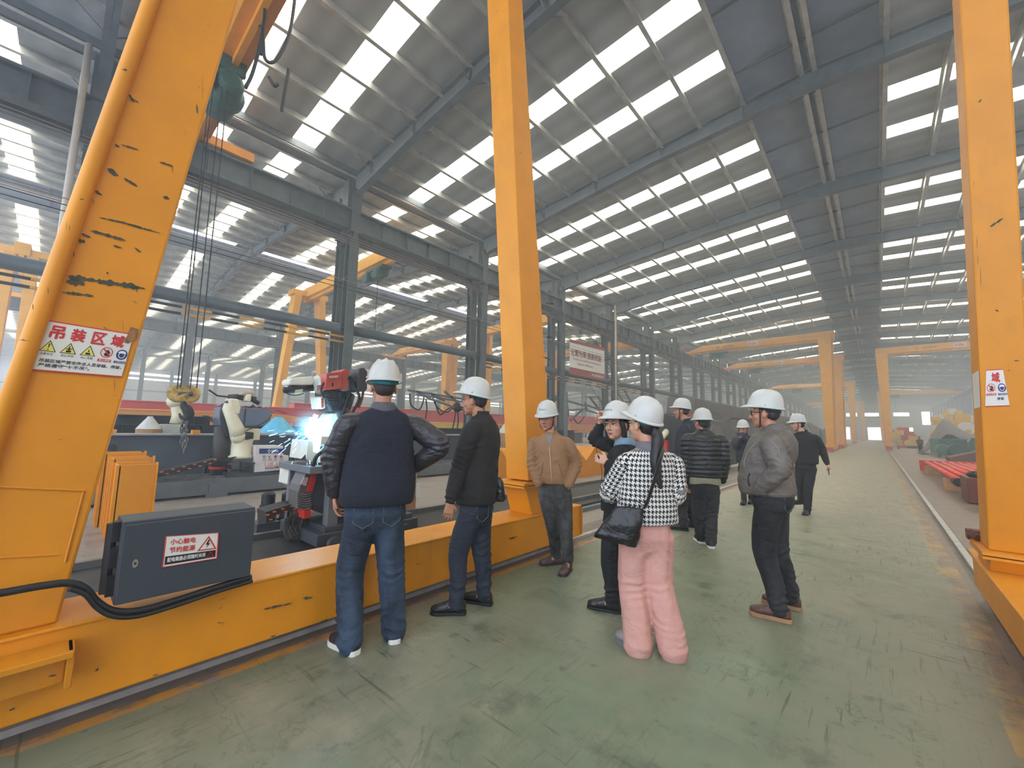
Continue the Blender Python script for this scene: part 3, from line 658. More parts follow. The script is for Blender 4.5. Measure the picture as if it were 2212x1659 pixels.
for i,(y,t) in enumerate(((48,'yellow semi-gantry crane, first beyond the group of people'),(63,'yellow semi-gantry crane, second beyond the people, just behind the first'),(96,'pale yellow semi-gantry crane, third one down the aisle in the haze'),(152,'faint orange crane deep in the haze at the end of the aisle'),(168,'faint farthest crane almost lost in the haze'))):
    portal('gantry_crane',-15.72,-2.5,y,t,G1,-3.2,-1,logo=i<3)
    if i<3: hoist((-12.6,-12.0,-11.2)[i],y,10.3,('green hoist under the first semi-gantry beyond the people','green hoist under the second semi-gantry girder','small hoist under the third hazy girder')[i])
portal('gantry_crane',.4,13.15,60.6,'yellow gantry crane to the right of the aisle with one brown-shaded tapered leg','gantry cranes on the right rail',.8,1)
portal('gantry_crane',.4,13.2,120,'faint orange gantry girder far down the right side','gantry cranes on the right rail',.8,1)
hoist(3.2,120,10.3,'faint hoist under the far right-hand girder')
# cranes of the halls behind the column row
def far_girder(Y,label,x0=-45.4,x1=-22.,z=10.55,lx=-22.3):
    r=portal('gantry_crane',x0,x1,Y,label,'gantry cranes in the middle hall',lx,-1,logo=False); return r
G2='gantry cranes in the middle hall'
portal('gantry_crane',-30.6,-16.7,11.3,'orange-yellow gantry with two spread legs seen left of the first dark column',G2,-30.,1,spread=1.7,twin=.8,logo=False)
hoist(-20.4,11.3,10.3,'dark green hoist just right of the first dark column','hoists in the middle hall')
portal('gantry_crane',-45.3,-33.6,28,'yellow gantry with its narrow legs behind the man in the black jacket',G2,-34.3,-1,spread=.6,twin=.5,logo=True)
portal('gantry_crane',-28.5,-16.7,27.0,'orange gantry girder just left of the second tall yellow leg',G2,-28.,1,spread=.6,twin=.5,logo=False)
hoist(-25.5,27.0,10.3,'dark hoist left of the tall yellow leg','hoists in the middle hall')
portal('gantry_crane',-30.5,-16.7,40.5,'hazy yellow gantry behind the red and white banner',G2,-30.,1,logo=False)
portal('gantry_crane',-45.3,-34.4,-2.1,'orange gantry with one leg visible at the far left edge',G2,-35.,-1,spread=.5,twin=.4,logo=False)
# ------------------------------------------------ tracks, workpieces
M_WORK=mat('raw_steel_grey',(78,84,92),.42,.35,.22,1.4,bump=.05); M_WORKD=mat('raw_steel_dark',(44,48,54),.5,.3,.25,1.5)
def T(name,label,cat,loc,group=None): return thing(name,loc,label,cat,group)
r=T('machine_track','low black machine track with two rails behind the yellow base beam','track',(-5.1,5,0))
MB().bb((-6.0,-3,.0),(-4.25,14,.10)).build('bed',mat('greasy_bed',(52,48,46),.6,.2,.3,3),r)
for x in (-5.75,-4.55): MB().bb((x-.04,-3,.10),(x+.04,14,.165)).build('rail',M_RAIL,r)
MB().bb((-4.22,-3,0),(-4.12,14,.07)).build('edge_channel',M_STEEL,r)
r=T('machine_track','long grey box track carrying the second welding robot','track',(-10.6,6,0))
MB().bb((-11.05,-6,.05),(-10.25,16,.36)).build('bed',M_GREY,r,bevel=.01)
for x in (-10.95,-10.4): MB().bb((x-.035,-6,.36),(x+.035,16,.41)).build('rail',M_RAIL,r)
for y in (-4,-.5,2.35,6,10,14): MB().bb((-10.3,y-.18,0),(-10.15,y+.18,.10)).bb((-10.24,y-.14,.0),(-10.2,y+.14,.26)).build('anchor_bracket',M_STEEL,r)
r=T('steel_beam','long dark grey steel box beam with a round hole, lying behind the robots','workpiece',(-11.9,4,0),'steel beams on the welding line')
MB().bb((-12.25,-9,.28),(-11.55,11.2,1.22)).build('web',M_WORK,r); MB().bb((-12.4,-9,1.22),(-11.42,11.2,1.25)).build('top_flange',mat('flange_bright',(150,150,150),.4,.4,.15,3),r); MB().bb((-12.4,-9,.25),(-11.42,11.2,.28)).build('bottom_flange',M_WORK,r)
m=MB()
for y in (1.15,1.25,2.35,2.42,4.3,6.2,8.1): m.bb((-11.55,y,.3),(-11.45,y+.012,.72))
m.build('stiffener',M_RAIL,r)
m=MB(); c=onx(243,967,-11.545); m.add([c+V((.004,.07*math.cos(a),.07*math.sin(a))) for a in [2*pi*i/20 for i in range(20)]],[tuple(range(20))]); m.build('hole',M_BLACK,r)
for y in (-2,3.2,8.6): MB().bb((-12.3,y,0),(-11.5,y+.35,.25)).build('support_block',M_DSTEEL,r)
for i,(x,z0,z1,y0,y1,l) in enumerate(((-14.1,.3,1.42,-9,9.5,'dark steel beam lying just behind the grey box beam'),(-15.,.4,1.66,-9,3.1,'blackish steel beam under the orange boom, farthest of the three'),(-14.4,.2,1.45,10.5,22,'dark steel beam on the line beyond the man in the black jacket'),(-9.4,.1,.62,13.5,26,'low grey steel girder in front of the V-shaped yellow rests'))):
    r=T('steel_beam',l,'workpiece',(x,y0,0),'steel beams on the welding line')
    m=MB().bb((x-.03,y0,z0),(x+.03,y1,z1)).bb((x-.3,y0,z1),(x+.3,y1,z1+.03)).bb((x-.3,y0,z0-.03),(x+.3,y1,z0))
    y=y0+.5
    while y<y1: m.bb((x+.03,y,z0),(x+.25,y+.015,z1)); y+=1.6
    m.build('girder',M_WORKD,r); MB().bb((x-.35,y0+1,0),(x+.35,y0+1.3,z0-.03)).bb((x-.35,y1-1.3,0),(x+.35,y1-1,z0-.03)).build('support_block',M_DSTEEL,r)
for px0,px1 in ((232,252),(415,432)):
    a=onx(px0,935,-11.6); b=onx(px1,929,-11.6)
    tag(MB().bb((-11.75,a.y,1.25),(-11.55,b.y,1.34)).build('spacer_block',M_YEL),'small yellow spacer on the beam, %s'%('beside the big yellow leg' if px0<300 else 'just right of the hanging chain'),'spacer','yellow spacers on the beam')
# yellow V rests
def vrest(y0,y1,X,hz,yc,lab,dx=.9):
    r=T('steel_support',lab,'support stand',(X-dx/2,(y0+y1)/2,0),'yellow V-notched beam supports')
    w=(y1-y0); m=MB(); m.prism([(y0-.06,0),(y1+.06,0),(y1,hz),(yc+w*.26,hz),(yc,hz*.54),(yc-w*.26,hz),(y0,hz)],0,X-dx,X); m.build('body',M_YELR,r,bevel=.01); return r
vrest(7.47,8.9,-7.2,.95,8.05,'yellow V-notched steel support left of the man in the brown jacket')
vrest(10.9,13.0,-7.2,.93,11.75,'yellow V-notched steel support behind the woman raising her hand')
for i,(x0,x1,ya,yb,h,l) in enumerate(((-7.55,-7.05,.55,.93,.96,'yellow steel stand nearest behind the control cabinet'),(-8.15,-7.75,.55,.98,1.0,'yellow steel stand, middle one of three behind the cabinet'),(-8.75,-8.35,.50,.95,1.04,'yellow steel stand, rearmost of three behind the cabinet'))):
    r=T('steel_support',l,'support stand',((x0+x1)/2,(ya+yb)/2,0),'yellow stands behind the cabinet')
    MB().bb((x1-.03,ya,0),(x1,yb,h)).bb((x0,ya,0),(x0+.03,yb,h)).bb((x0,ya+.03,0),(x1,ya+.05,h-.01)).build('body',M_YELR,r,bevel=.004)
    MB().bb((x1-.05,yb,0),(x1+.03,yb+.02,h+.02)).build('flange_plate',M_YEL,r)
r=tag(MB().bb((-7.0,8.88,.06),(-6.8,9.2,.3)).build('rubber_stop',M_BLACK),'black block on the floor right of the first V-notched support','block')
# ------------------------------------------------ welding robot 1 (near)
X1=-5.15
Q=lambda x,y,d=0:onx(x,y,X1+d)
def bar2(m,p,w,t): # polyline of flat bar pieces, width w (in view plane), thickness t along x
    for i in range(len(p)-1): m.bar(p[i],p[i+1],w,t,(1,0,0)) if False else m.bar(p[i],p[i+1],t,w,(0,-(p[i+1]-p[i]).z,(p[i+1]-p[i]).y))
    return m
rb=T('welding_robot','white welding robot with red wire feeder on a grey stand, beside its bright blue arc','welding robot',(-5.15,2.5,0),'welding robots')
m=MB(); a=Q(646,1136); b=Q(800,1136); m.bb((-5.75,a.y,.17),(-4.65,3.35,.30)).bb((-5.7,a.y+.1,.30),(-4.7,3.3,.36)); m.build('carriage',M_DSTEEL,rb,bevel=.01)
for y in (a.y+.15,3.1):
    for x in (-5.75,-4.55): MB().lathe([(0,-.03),(.075,-.03),(.075,.03),(0,.03)],(x,y,.2),14,Matrix.Rotation(pi/2,3,'Y')).build('roller',M_DSTEEL,rb)
m=MB(); pz=Q(687,1000).z; y0=Q(675,1100).y; y1=Q(697,1100).y
m.bb((-4.86,y0,.34),(-4.74,y1,pz)).bb((-5.62,y0,.34),(-5.5,y1,pz)).bb((-4.86,3.05,.34),(-4.74,3.17,pz)).bb((-5.62,3.05,.34),(-5.5,3.17,pz)).bb((-5.66,Q(636,1000).y,pz-.08),(-4.70,3.2,pz)).bb((-5.5,Q(640,1100).y,.34),(-5.42,Q(647,1100).y,pz))
m.build('stand',M_GREY,rb,bevel=.006)
MB().bb((-5.48,y1,.42),(-4.90,3.04,pz-.12)).build('back_panel',mat('panel_black',(38,36,40),.5,0,.1,4),rb)
# power source
g=MB(); Pq=lambda x,y:Q(x,y,.35)
def slab(pts,x0,x1,name,mm,par,bev=.0):
    ys=[(onx(px,py,(x0+x1)/2 if x1-x0>.4 else x1)) for px,py in pts]; m=MB(); m.prism([(p.y,p.z) for p in ys],0,x0,x1); return m.build(name,mm,par,bevel=bev)
slab([(657,1100),(672,1100),(676,1060),(682,1018),(676,1014),(664,1016),(649,1048),(645,1062),(645,1100)],-5.25,-4.95,'power_source',mat('source_grey',(84,80,80),.5,0,.1,4),rb,.004)
slab([(662,1063),(674,1062),(682,1040),(683,1016),(677,1014)],-5.27,-4.93,'red_side',M_RED,rb); slab([(657,1121),(671,1118),(672,1100),(658,1100)],-5.27,-4.93,'red_base',M_RED,rb)
slab([(650,1046),(661,1050),(667,1032),(657,1030)],-4.96,-4.945,'label_plate',mat('label_pale',(196,170,168),.5,0,.1,6),rb)
for k in range(7):
    a=Q(642,1065+k*5.2,.22); b=Q(659,1069+k*5.2,.22); c=Q(671,1065.5+k*5.2,.22); MB().tube([a,b,c],.010,5).build('vent_fin',mat('fin_grey',(100,96,94),.5,0,0),rb)
# white boxes
slab([(620,1046),(644,1056),(648,1006),(626,1000)],-5.75,-5.45,'transformer_box',M_WHITE,rb,.006)
slab([(642,990),(669,994),(669,976),(658,973),(658,950),(648,950)],-5.4,-4.9,'pedestal',M_WHITE,rb,.006)
m=MB(); a=Q(650,992,.26); b=Q(660,981,.26); c=Q(661,993,.26); m.add([a,b,c],[(0,1,2)]); m.build('pedestal_cutout',M_DSTEEL,rb)
slab([(690,1000),(723,998),(730,943),(694,942)],-5.2,-4.85,'junction_box',M_WHITE,rb,.006)
m=MB(); c=Q(701,967,.32); m.lathe([(0,-.02),(.045,-.02),(.05,.0),(.035,.05),(0,.05)],c,14,Matrix.Rotation(pi/2,3,'Y')); m.build('socket',M_BLACK,rb,smooth=True)
MB().tube(smooth_path([Q(702,966,.36),Q(694,976,.42),Q(683,987,.42),Q(678,1000,.40),Q(676,1006,.38)]),.022,8).build('power_cable',M_BLACK,rb,smooth=True)
# arms
m=MB(); m.ball(Q(694,935,-.05),(.17,.17,.16),14); slab([(684,944),(704,948),(740,905),(735,890),(717,893)],-5.35,-5.05,'lower_arm',M_WHITE,rb,.02); m.build('shoulder',M_WHITE,rb,smooth=True)
m=MB().ball(Q(733,893),(.14,.13,.13),12); m.tube([Q(733,893),Q(745,868),Q(752,850)],[.11,.1,.09],12); m.build('elbow',mat('arm_dark',(48,48,50),.5,.1,.15,8),rb,smooth=True)
slab([(703,842),(740,842),(752,860),(738,884),(716,890),(706,872)],-5.35,-5.0,'wrist_housing',mat('arm_dark',(48,48,50)),rb,.03)
slab([(692,884),(704,882),(704,856),(690,856)],-5.3,-5.02,'vented_cover',M_WHITE,rb,.02)
for k in range(5): slab([(694,862+k*4.2),(699,862+k*4.2),(699,864+k*4.2),(694,864+k*4.2)],-5.02,-5.012,'vent_slot',M_RED,rb)
slab([(702,842),(706,806),(739,802),(738,839)],-5.15,-4.9,'wire_feeder',mat('feeder_red',(178,74,58),.45,0,.06,5),rb,.008)
slab([(738,840),(739,802),(745,797),(755,799),(752,840)],-5.3,-4.95,'feeder_side',mat('feeder_red',(178,74,58)),rb,.006)
slab([(753,845),(755,799),(767,798),(774,806),(773,843),(768,848)],-5.4,-4.9,'spool_case',mat('spool_black',(52,50,52),.45,0,.1,4),rb,.012)
s=Sign(Q(711,811,.262),Q(731,810,.262),Q(731,817,.262),Q(711,818,.262),rb,'brand_plate',4,off=.002); s.o.data.materials.clear(); s.o.data.materials.append(mat('feeder_red',(178,74,58))); s.text('MEGMEET',.5,.5,1,.7,INKW,.02)
slab([(717,835),(720,835),(720,827),(717,827)],-4.905,-4.895,'latch',M_BLACK,rb)
m=MB(); m.tube([Q(684,832),Q(690,831),Q(704,829)],[.115,.12,.12],16); m.build('arm_head',M_WHITE,rb,smooth=True)
slab([(626,832),(625,822),(630,817),(676,812),(682,822),(676,834)],-5.28,-5.02,'forearm_cover',M_WHITE,rb,.02)
slab([(625,830),(655,824),(676,824),(676,844),(660,842),(640,838)],-5.2,-5.06,'forearm_core',mat('arm_dark',(48,48,50)),rb,.01)
MB().tube([Q(613,843,.1),Q(640,841,.1),Q(675,837,.1)],[.035,.045,.045],12).build('torch_neck',M_BLACK,rb,smooth=True)
slab([(637,850),(653,849),(655,840),(638,842)],-5.15,-5.0,'sensor_box',mat('sensor_beige',(170,160,130),.5,0,0),rb,.005)
for pts,rr in (([(611,842),(622,851),(640,854),(656,850)],.006),([(700,826),(694,838),(696,852),(706,860),(730,862),(745,858)],.010),([(752,815),(757,840),(748,870),(736,905),(728,935)],.014),([(756,812),(768,838),(776,860),(762,890),(742,925),(728,942)],.018),([(704,850),(698,855),(700,862)],.008)):
    MB().tube(smooth_path([Q(a,b,.2) for a,b in pts]),rr,7).build('hose',M_BLACK,rb,smooth=True)
MB().tube(smooth_path([Q(775,842,.0),Q(782,834,0),Q(784,850,0),Q(779,870,0),Q(774,880,0)]),.018,8).build('hose',mat('hose_red',(120,60,50),.6,0,0),rb,smooth=True)
m=MB(); ch=[(720,846,26,30),(730,850,20,34),(742,848,12,30)]
for k in range(14): a=Q(712+k*2.6,848,.1+R_.uniform(-.1,.12)); m.tube(smooth_path([a,Q(706+k*3.2,862+R_.uniform(-3,6),.15),Q(716+k*2.2,880+R_.uniform(-4,6),.1)],4),.008,5)
m.build('cable_bundle',M_BLACK,rb,smooth=True)
# the arc: white-hot core, lamp-lit puff added as its halo, sparks
ac=Q(668,934,.12)
o=MB().ball(ac,(.05,.05,.055),10).ball(ac+V((0,.06,.07)),(.035,.035,.035),8).build('welding_arc',emis('arc_core',(190,235,255),40),rb,smooth=True); o['label']='white hot welding arc'
t=NT('arc_glow_volume'); t.n.remove(t.b); vs=t.new('ShaderNodeVolumePrincipled'); vs.inputs['Color'].default_value=(.5,.85,1,1)
n=t.noise(9,4,.6); tc=t.coord('Object'); ln=t.new('ShaderNodeVectorMath',operation='LENGTH'); t.l.new(tc,ln.inputs[0])
fall=t.math('POWER',t.math('MAXIMUM',t.math('SUBTRACT',1,t.math('DIVIDE',ln.outputs[1],.30)),0),2.0)
t.l.new(t.math('MULTIPLY',fall,t.math('MULTIPLY',t.ramp(n,[(.35,.15),(.65,1.0)]),6)),vs.inputs['Density']); t.l.new(vs.outputs[0],t.out.inputs['Volume'])
m=MB().ball((0,0,0),.30,16); o=link('arc_glow_puff',m.mesh(smooth=True),t.m); o.location=ac+V((0,.03,.05)); tag(o,'added puff making the blue glow around the welding arc','glow',kind='stuff')
L=bpy.data.lights.new('arc_light','POINT'); L.energy=20; L.color=(.35,.75,1); L.shadow_soft_size=.06; lo=bpy.data.objects.new('arc_light',L); COL.objects.link(lo); lo.location=ac+V((.12,0,.06))
m=MB()
for k in range(90):
    a=R_.uniform(pi*.95,2.05*pi); d=R_.uniform(.05,.42)**1; l=R_.uniform(.02,.09); u=V((R_.uniform(-.2,.3),math.cos(a),math.sin(a)*.8)).normalized(); p=ac+u*d; m.tube([p,p+u*l+V((0,0,-l*.2))],.0022,3)
o=m.build('spark',emis('spark_blue',(120,190,255),6)); tag(o,'shower of blue sparks below the welding arc','sparks',kind='stuff')
m=MB()
for k in range(40):
    a=R_.uniform(0,2*pi); p=Q(680,906,.1)+V((R_.uniform(-.03,.03),math.cos(a)*R_.uniform(0,.05),math.sin(a)*R_.uniform(0,.05)+.0)); u=V((0,math.cos(a),math.sin(a))); m.tube([p,p+u*.03],.003,3)
o=m.build('spark',emis('spark_orange',(255,150,60),8)); tag(o,'small burst of orange sparks above the arc','sparks',kind='stuff')
# cables and motors beside the carriage
cc=T('cable_carrier','black cable chain with orange dots curving to the first robot','cable chain',(-5.5,1.7,0),'cable chains')
p=[Q(556,1122,-.3),Q(580,1106,-.3),Q(610,1095,-.3),Q(640,1090,-.3),Q(652,1092,-.3)]; p2=[Q(556,1098,-.3),Q(578,1091,-.3),Q(610,1083,-.3),Q(640,1081,-.3),Q(652,1084,-.3)]
m=MB(); A=smooth_path(p,5);B=smooth_path(p2,5)
for i in range(len(A)-1): m.add([A[i],A[i+1],B[i+1],B[i]]+[q+V((.3,0,0)) for q in (A[i],A[i+1],B[i+1],B[i])],[(0,1,2,3),(7,6,5,4),(0,4,5,1),(3,2,6,7),(0,3,7,4),(1,5,6,2)])
m.build('chain_link',M_BLACK,cc)
m=MB()
for i in range(1,len(A)-1,3):
    c=A[i].lerp(B[i],.72)+V((.305,0,0)); m.box(c,(.006,.035,.014)); c=A[i].lerp(B[i],.25)+V((.305,.03,0)); m.box(c,(.006,.035,.014))
m.build('orange_marker',mat('marker_orange',(226,110,60),.5,0,0),cc)
cl=tag(MB().build('x',M_BLACK),'x','x'); bpy.data.objects.remove(cl)
m=MB(); rr=random.Random(3)
for k in range(22):
    x=rr.uniform(625,664); y=rr.uniform(1105,1125); m.tube(smooth_path([Q(x-8,y,rr.uniform(-.3,.1)),Q(x-12,y+25,0),Q(x-2,y+45,.05),Q(x+6,y+25,0),Q(x+2,y-5,0)],5),.011,6)
o=m.build('cable_coil',mat('dusty_rubber',(66,60,56),.8,0,.3,14),smooth=True); tag(o,'dusty tangle of cables at the foot of the first robot','cables')
o['kind']='stuff'
for i,(px,py,r_,h,l) in enumerate(((577,1110,.10,.36,'black geared motor left of the first robot track'),(625,1100,.13,.34,'dark drive motor close to the first robot stand'))):
    c=onx(px,py,-6.35); r=T('drive_motor',l,'motor',(c.x,c.y,.1),'motors on the track'); auto(MB().lathe([(r_,0),(r_,h*.6),(r_*.85,h*.62),(r_*.85,h),(r_*.5,h+.03),(0,h+.03)],(c.x,c.y,.18),18).build('housing',M_BLACK,r)); MB().bb((c.x-.16,c.y-.16,0),(c.x+.16,c.y+.16,.18)).build('base',M_DSTEEL,r)
# ------------------------------------------------ wire drums
def drum(x,y,z,rad_,h,label,cone=None,group='welding wire drums',box=None,bands=True):
    r=T('wire_drum',label,'wire drum',(x,y,z),group)
    auto(MB().lathe([(0,0),(rad_*.97,0),(rad_*.97,.04),(rad_,.05),(rad_,h),(rad_*1.03,h),(rad_*1.03,h+.02),(0,h+.02)],(x,y,z),28).build('barrel',box or M_CARD,r))
    if bands:
        for q in (.25,.33,.42): MB().lathe([(rad_+.001,z+h*q),(rad_+.004,z+h*q),(rad_+.004,z+h*q+.006),(rad_+.001,z+h*q+.006)],(x,y,0),28).build('hoop_line',M_DSTEEL if 0 else mat('hoop_brown',(110,78,50),.7,0,0),r)
    if cone: auto(MB().lathe([(rad_*1.02,h+.02),(rad_*.22,h+cone),(rad_*.2,h+cone+.02),(0,h+cone+.02)],(x,y,z),20).build('dust_cone',mat(*cone_m),r)); 
    return r
d=drum(-6.35,4.12,0,.32,.92,'tall brown cardboard wire drum right beside the man in the navy jacket')
c=onx(907,1040,-6.04); MB().bb((c.x-.02,c.y-.07,.30),(c.x+.0,c.y+.02,.52)).build('paper_label',INKW,d)
cone_m=('clear_cone',(196,196,192),.3,0,.1,8)
a=onx(321,934,-12.9); drum(-12.9,a.y,.0,.24,1.32,'beige wire drum with a clear cone left of the hanging chain',cone=.3)
a=onx(1096,975,-11); drum(-11.6,a.y*1.055,0,.42,1.3,'brown wire drum with a pale cone between the two men in jackets',cone=.52)
cone_m=('blue_cone',(96,190,226),.35,0,.1,8)
a=onx(598,962,-11.5); drum(-12.9,a.y*1.12,.0,.52,1.24,'red and white wire drum under the light blue cone behind the second robot',cone=.46,box=mat('drum_redwhite',(176,96,96),.5,0,.5,2))
MB
# ------------------------------------------------ welding robot 2 with its white control box
X2=-10.6; W2=lambda x,y,d=0:onx(x,y,X2+d)
r2=T('welding_robot','idle cream welding robot with a bent arm on the grey track, left of the arc','welding robot',(X2,3,.4),'welding robots')
def sl2(pts,x0,x1,name,mm,par=None,bev=.0):
    ys=[onx(px,py,x1) for px,py in pts]; m=MB(); m.prism([(p.y,p.z) for p in ys],0,x0,x1); return m.build(name,mm,par or r2,bevel=bev)
M_CREAM=mat('robot_cream',(222,216,186),.4,0,.08,5); M_CAST=mat('arm_dark',(48,48,50))
sl2([(490,1038),(622,1034),(621,1020),(489,1022)],-11.1,-10.3,'carriage',M_DSTEEL,bev=.01)
sl2([(496,1022),(545,1021),(545,990),(497,990)],-10.9,-10.45,'riser',M_GREY)
MB().lathe([(.22,0),(.24,.05),(.20,.08),(.20,.36),(.22,.40),(.15,.42),(0,.42)],(X2,W2(520,988).y,W2(520,990).z),24).build('pedestal',M_CREAM,r2,smooth=True)
sl2([(515,955),(530,955),(530,932),(518,926),(507,932),(505,948)],-10.75,-10.4,'shoulder',M_CREAM,bev=.03)
m=MB(); m.tube([W2(516,940,.1),W2(509,922,.1),W2(501,903,.1),W2(494,882,.1),W2(496,872,.1)],[.17,.14,.12,.12,.1],14); m.ball(W2(516,942,.1),.17,12); m.build('lower_arm',M_CREAM,r2,smooth=True)
MB().tube(smooth_path([W2(498,868,.0),W2(486,876,0),W2(481,895,0),W2(485,920,0),W2(493,945,0)]),.055,9).build('hose',M_BLACK,r2,smooth=True)
sl2([(498,874),(501,894),(518,895),(521,880),(516,862),(496,860)],-10.8,-10.4,'elbow_housing',M_CREAM,bev=.03)
MB().tube([W2(493,857),W2(515,857),W2(540,862),W2(553,862)],[.05,.07,.07,.06],10).build('upper_arm',M_CAST,r2,smooth=True)
sl2([(519,853),(548,855),(554,852),(552,846),(535,846),(520,850)],-10.75,-10.4,'arm_cover',mat('cover_beige',(168,156,134),.5,0,0),bev=.02)
sl2([(531,866),(542,868),(544,852),(533,852)],-10.72,-10.36,'wrist',M_CREAM,bev=.02)
MB().tube([W2(544,862,.1),W2(559,872,.1)],[.05,.045],10).build('torch_neck',M_BLACK,r2,smooth=True)
MB().tube([W2(451,842),W2(470,855),W2(497,858)],.018,7).build('rod',M_BLACK,r2)
sl2([(517,952),(561,950),(562,926),(518,924)],-11.1,-10.95,'back_plate',M_CREAM)
sl2([(529,949),(548,948),(549,934),(530,932)],-10.6,-10.35,'motor',M_BLACK,bev=.02)
m=MB().lathe([(.15,0),(.15,1.0),(.10,1.02),(0,1.02)],(X2-.15,W2(478,1000).y,.42),14); m.build('service_column',mat('service_dark',(54,48,46),.6,0,.2,6),r2,smooth=True)
MB().lathe([(.19,0),(.19,.05),(0,.05)],(X2-.15,W2(478,1000).y,.52),14).build('red_ring',M_RED,r2)
sl2([(522,1018),(540,1018),(541,999),(523,998)],-10.5,-10.28,'battery_box',M_BLACK,bev=.01)
kb=sl2([(549,1021),(622,1014),(624,984),(612,982),(612,963),(551,963)],-10.9,-10.34,'control_box',mat('box_white',(212,208,210),.45,0,.05,4),bev=.01)
s=Sign(W2(560,969,.27),W2(612,969,.27),W2(612,979,.27),W2(560,980,.27),kb,'blue_plate',5,off=.002); s.o.data.materials.clear(); s.o.data.materials.append(INKB)
s.ring([(.40,0.05),(.46,.5),(.40,.95),(.34,.5)],.4,INKW); s.text('智能焊接',.64,.5,.3,.6,INKW,.01)
for k,(x,c) in enumerate(((570,(90,140,130)),(582,(150,140,110)),(595,(150,60,70)),(607,(190,60,60)))):
    MB().ball(W2(x,986,.275),(.02,.028,.028),10).build('push_button',mat('button_%d'%k,c,.4,0,0),kb,smooth=True)
s=Sign(W2(566,990,.27),W2(618,988,.27),W2(618,994,.27),W2(566,996,.27),kb,'button_caption',9,off=.002); s.o.data.materials.clear(); s.o.data.materials.append(mat('box_white',(212,208,210)))
for u,tx in ((.09,'启动'),(.32,'暂停'),(.56,'停止'),(.80,'急停')): s.text(tx,u,.5,.13,.8,INKK,.0)
elec_label(W2(573,998,.27),W2(604,997,.27),W2(603,1012,.27),W2(573,1014,.27),kb)
MB().tube(smooth_path([W2(550,1000,.3),W2(535,1008,.32),W2(515,1014,.3),W2(500,1016,.25)]),.02,7).build('hose',M_BLACK,r2,smooth=True)
MB().tube(smooth_path([W2(532,930,.1),W2(560,918,.1),W2(580,905,.0),W2(586,896,-.1)]),.012,6).build('hose',M_BLACK,r2,smooth=True)
m=MB(); rr=random.Random(8)
for k in range(12): m.tube(smooth_path([W2(470+rr.uniform(-20,10),990+rr.uniform(-6,18),.2),W2(480,1000+rr.uniform(-8,8),.25),W2(500+rr.uniform(-5,10),985+rr.uniform(0,30),.2)],4),.012,5)
o=m.build('cable_coil',M_BLACK,smooth=True); tag(o,'knot of thin black cables beside the second robot','cables',kind='stuff')
cc=T('cable_carrier','straight cable chain with orange dots rising towards the second robot','cable chain',(-10.1,1.5,.4),'cable chains')
a0,a1,b1,b0=[onx(x,y,-10.15) for x,y in ((330,1034),(470,1000),(470,990),(330,1022))]
m=MB().add([a0,a1,b1,b0]+[q-V((.25,0,0)) for q in (a0,a1,b1,b0)],[(0,1,2,3),(7,6,5,4),(0,4,5,1),(3,2,6,7),(0,3,7,4),(1,5,6,2)]); m.build('chain_link',M_BLACK,cc)
m=MB()
for i in range(12):
    u=(i+.5)/12; m.box(a0.lerp(a1,u).lerp(b0.lerp(b1,u),.85 if i%2 else .25)+V((.008,0,0)),(.006,.05,.02))
m.build('orange_marker',mat('marker_orange',(226,110,60)),cc)
# small robot and table on the third line
r3=T('welding_robot','small distant cream robot behind the hanging hook','welding robot',(-13.2,2.0,0),'welding robots')
W3=lambda x,y,d=0:onx(x,y,-13.1+d)
m=MB().tube([W3(381,915),W3(384,895),W3(379,880),W3(375,868)],[.14,.12,.1,.09],10).ball(W3(376,868),.16,10); m.build('arm',M_CREAM,r3,smooth=True)
m=MB().tube([W3(374,862),W3(380,872)],[.12,.1],8); m.build('hood',M_BLACK,r3,smooth=True)
MB().bb((-13.4,W3(346,930).y,0),(-12.8,W3(384,930).y,W3(350,916).z)).build('pedestal',mat('table_grey',(176,176,166),.5,0,.1,4),r3,bevel=.02)
r4=T('welding_robot','small robot with white arm left of the tall yellow middle leg','welding robot',(-12.2,12.9,0),'welding robots')
W4=lambda x,y,d=0:onx(x,y,-11.8+d)
MB().tube([W4(1142,915),W4(1130,905),W4(1126,896)],[.13,.12,.12],10).ball(W4(1133,897),.16,10).build('arm',M_CREAM,r4,smooth=True)
MB().ball(W4(1120,900),(.25,.28,.2),10).build('wrist_housing',M_BLACK,r4,smooth=True)
MB().bb((-12.3,W4(1121,970).y,0),(-11.7,W4(1144,970).y,W4(1125,953).z)).build('pedestal',mat('table_grey',(176,176,166)),r4,bevel=.02)
MB().bb((-11.9,W4(1113,945).y,W4(1113,951).z),(-11.5,W4(1133,945).y,W4(1113,929).z)).build('yellow_box',M_YEL,r4,bevel=.02)
# grey cabinets behind robot 2 with plastic sheet
X5=-14.2; W5=lambda x,y:onx(x,y,X5)
for i,(a,b,l) in enumerate(((473,527,'grey steel cabinet behind the second robot, left of the pair'),(528,584,'grey steel cabinet behind the second robot, right of the pair'))):
    r=T('cabinet',l,'cabinet',(X5-.4,W5(a,925).y,0),'grey cabinets'); ya=W5(a,925).y; yb=W5(b,925).y; zt=W5(530,882).z
    MB().bb((X5-.8,ya+.01,0),(X5-.02,yb-.01,zt)).build('body',mat('cabinet_blue_grey',(98,108,124),.5,0,.05,2),r,bevel=.01); MB().bb((X5-.02,ya+.03,.1),(X5,yb-.03,zt-.03)).build('door',mat('cabinet_blue_grey',(98,108,124)),r)
m=MB(); n=14; vs=[];fs=[]
for i in range(n+1):
    for j in range(5):
        y=W5(478,882).y+(W5(582,882).y-W5(478,882).y)*i/n; vs.append((X5-.8+.2*j,y,W5(530,882).z+.03+.16*abs(NZ.noise(V((i*.6,j*.9,3))))))
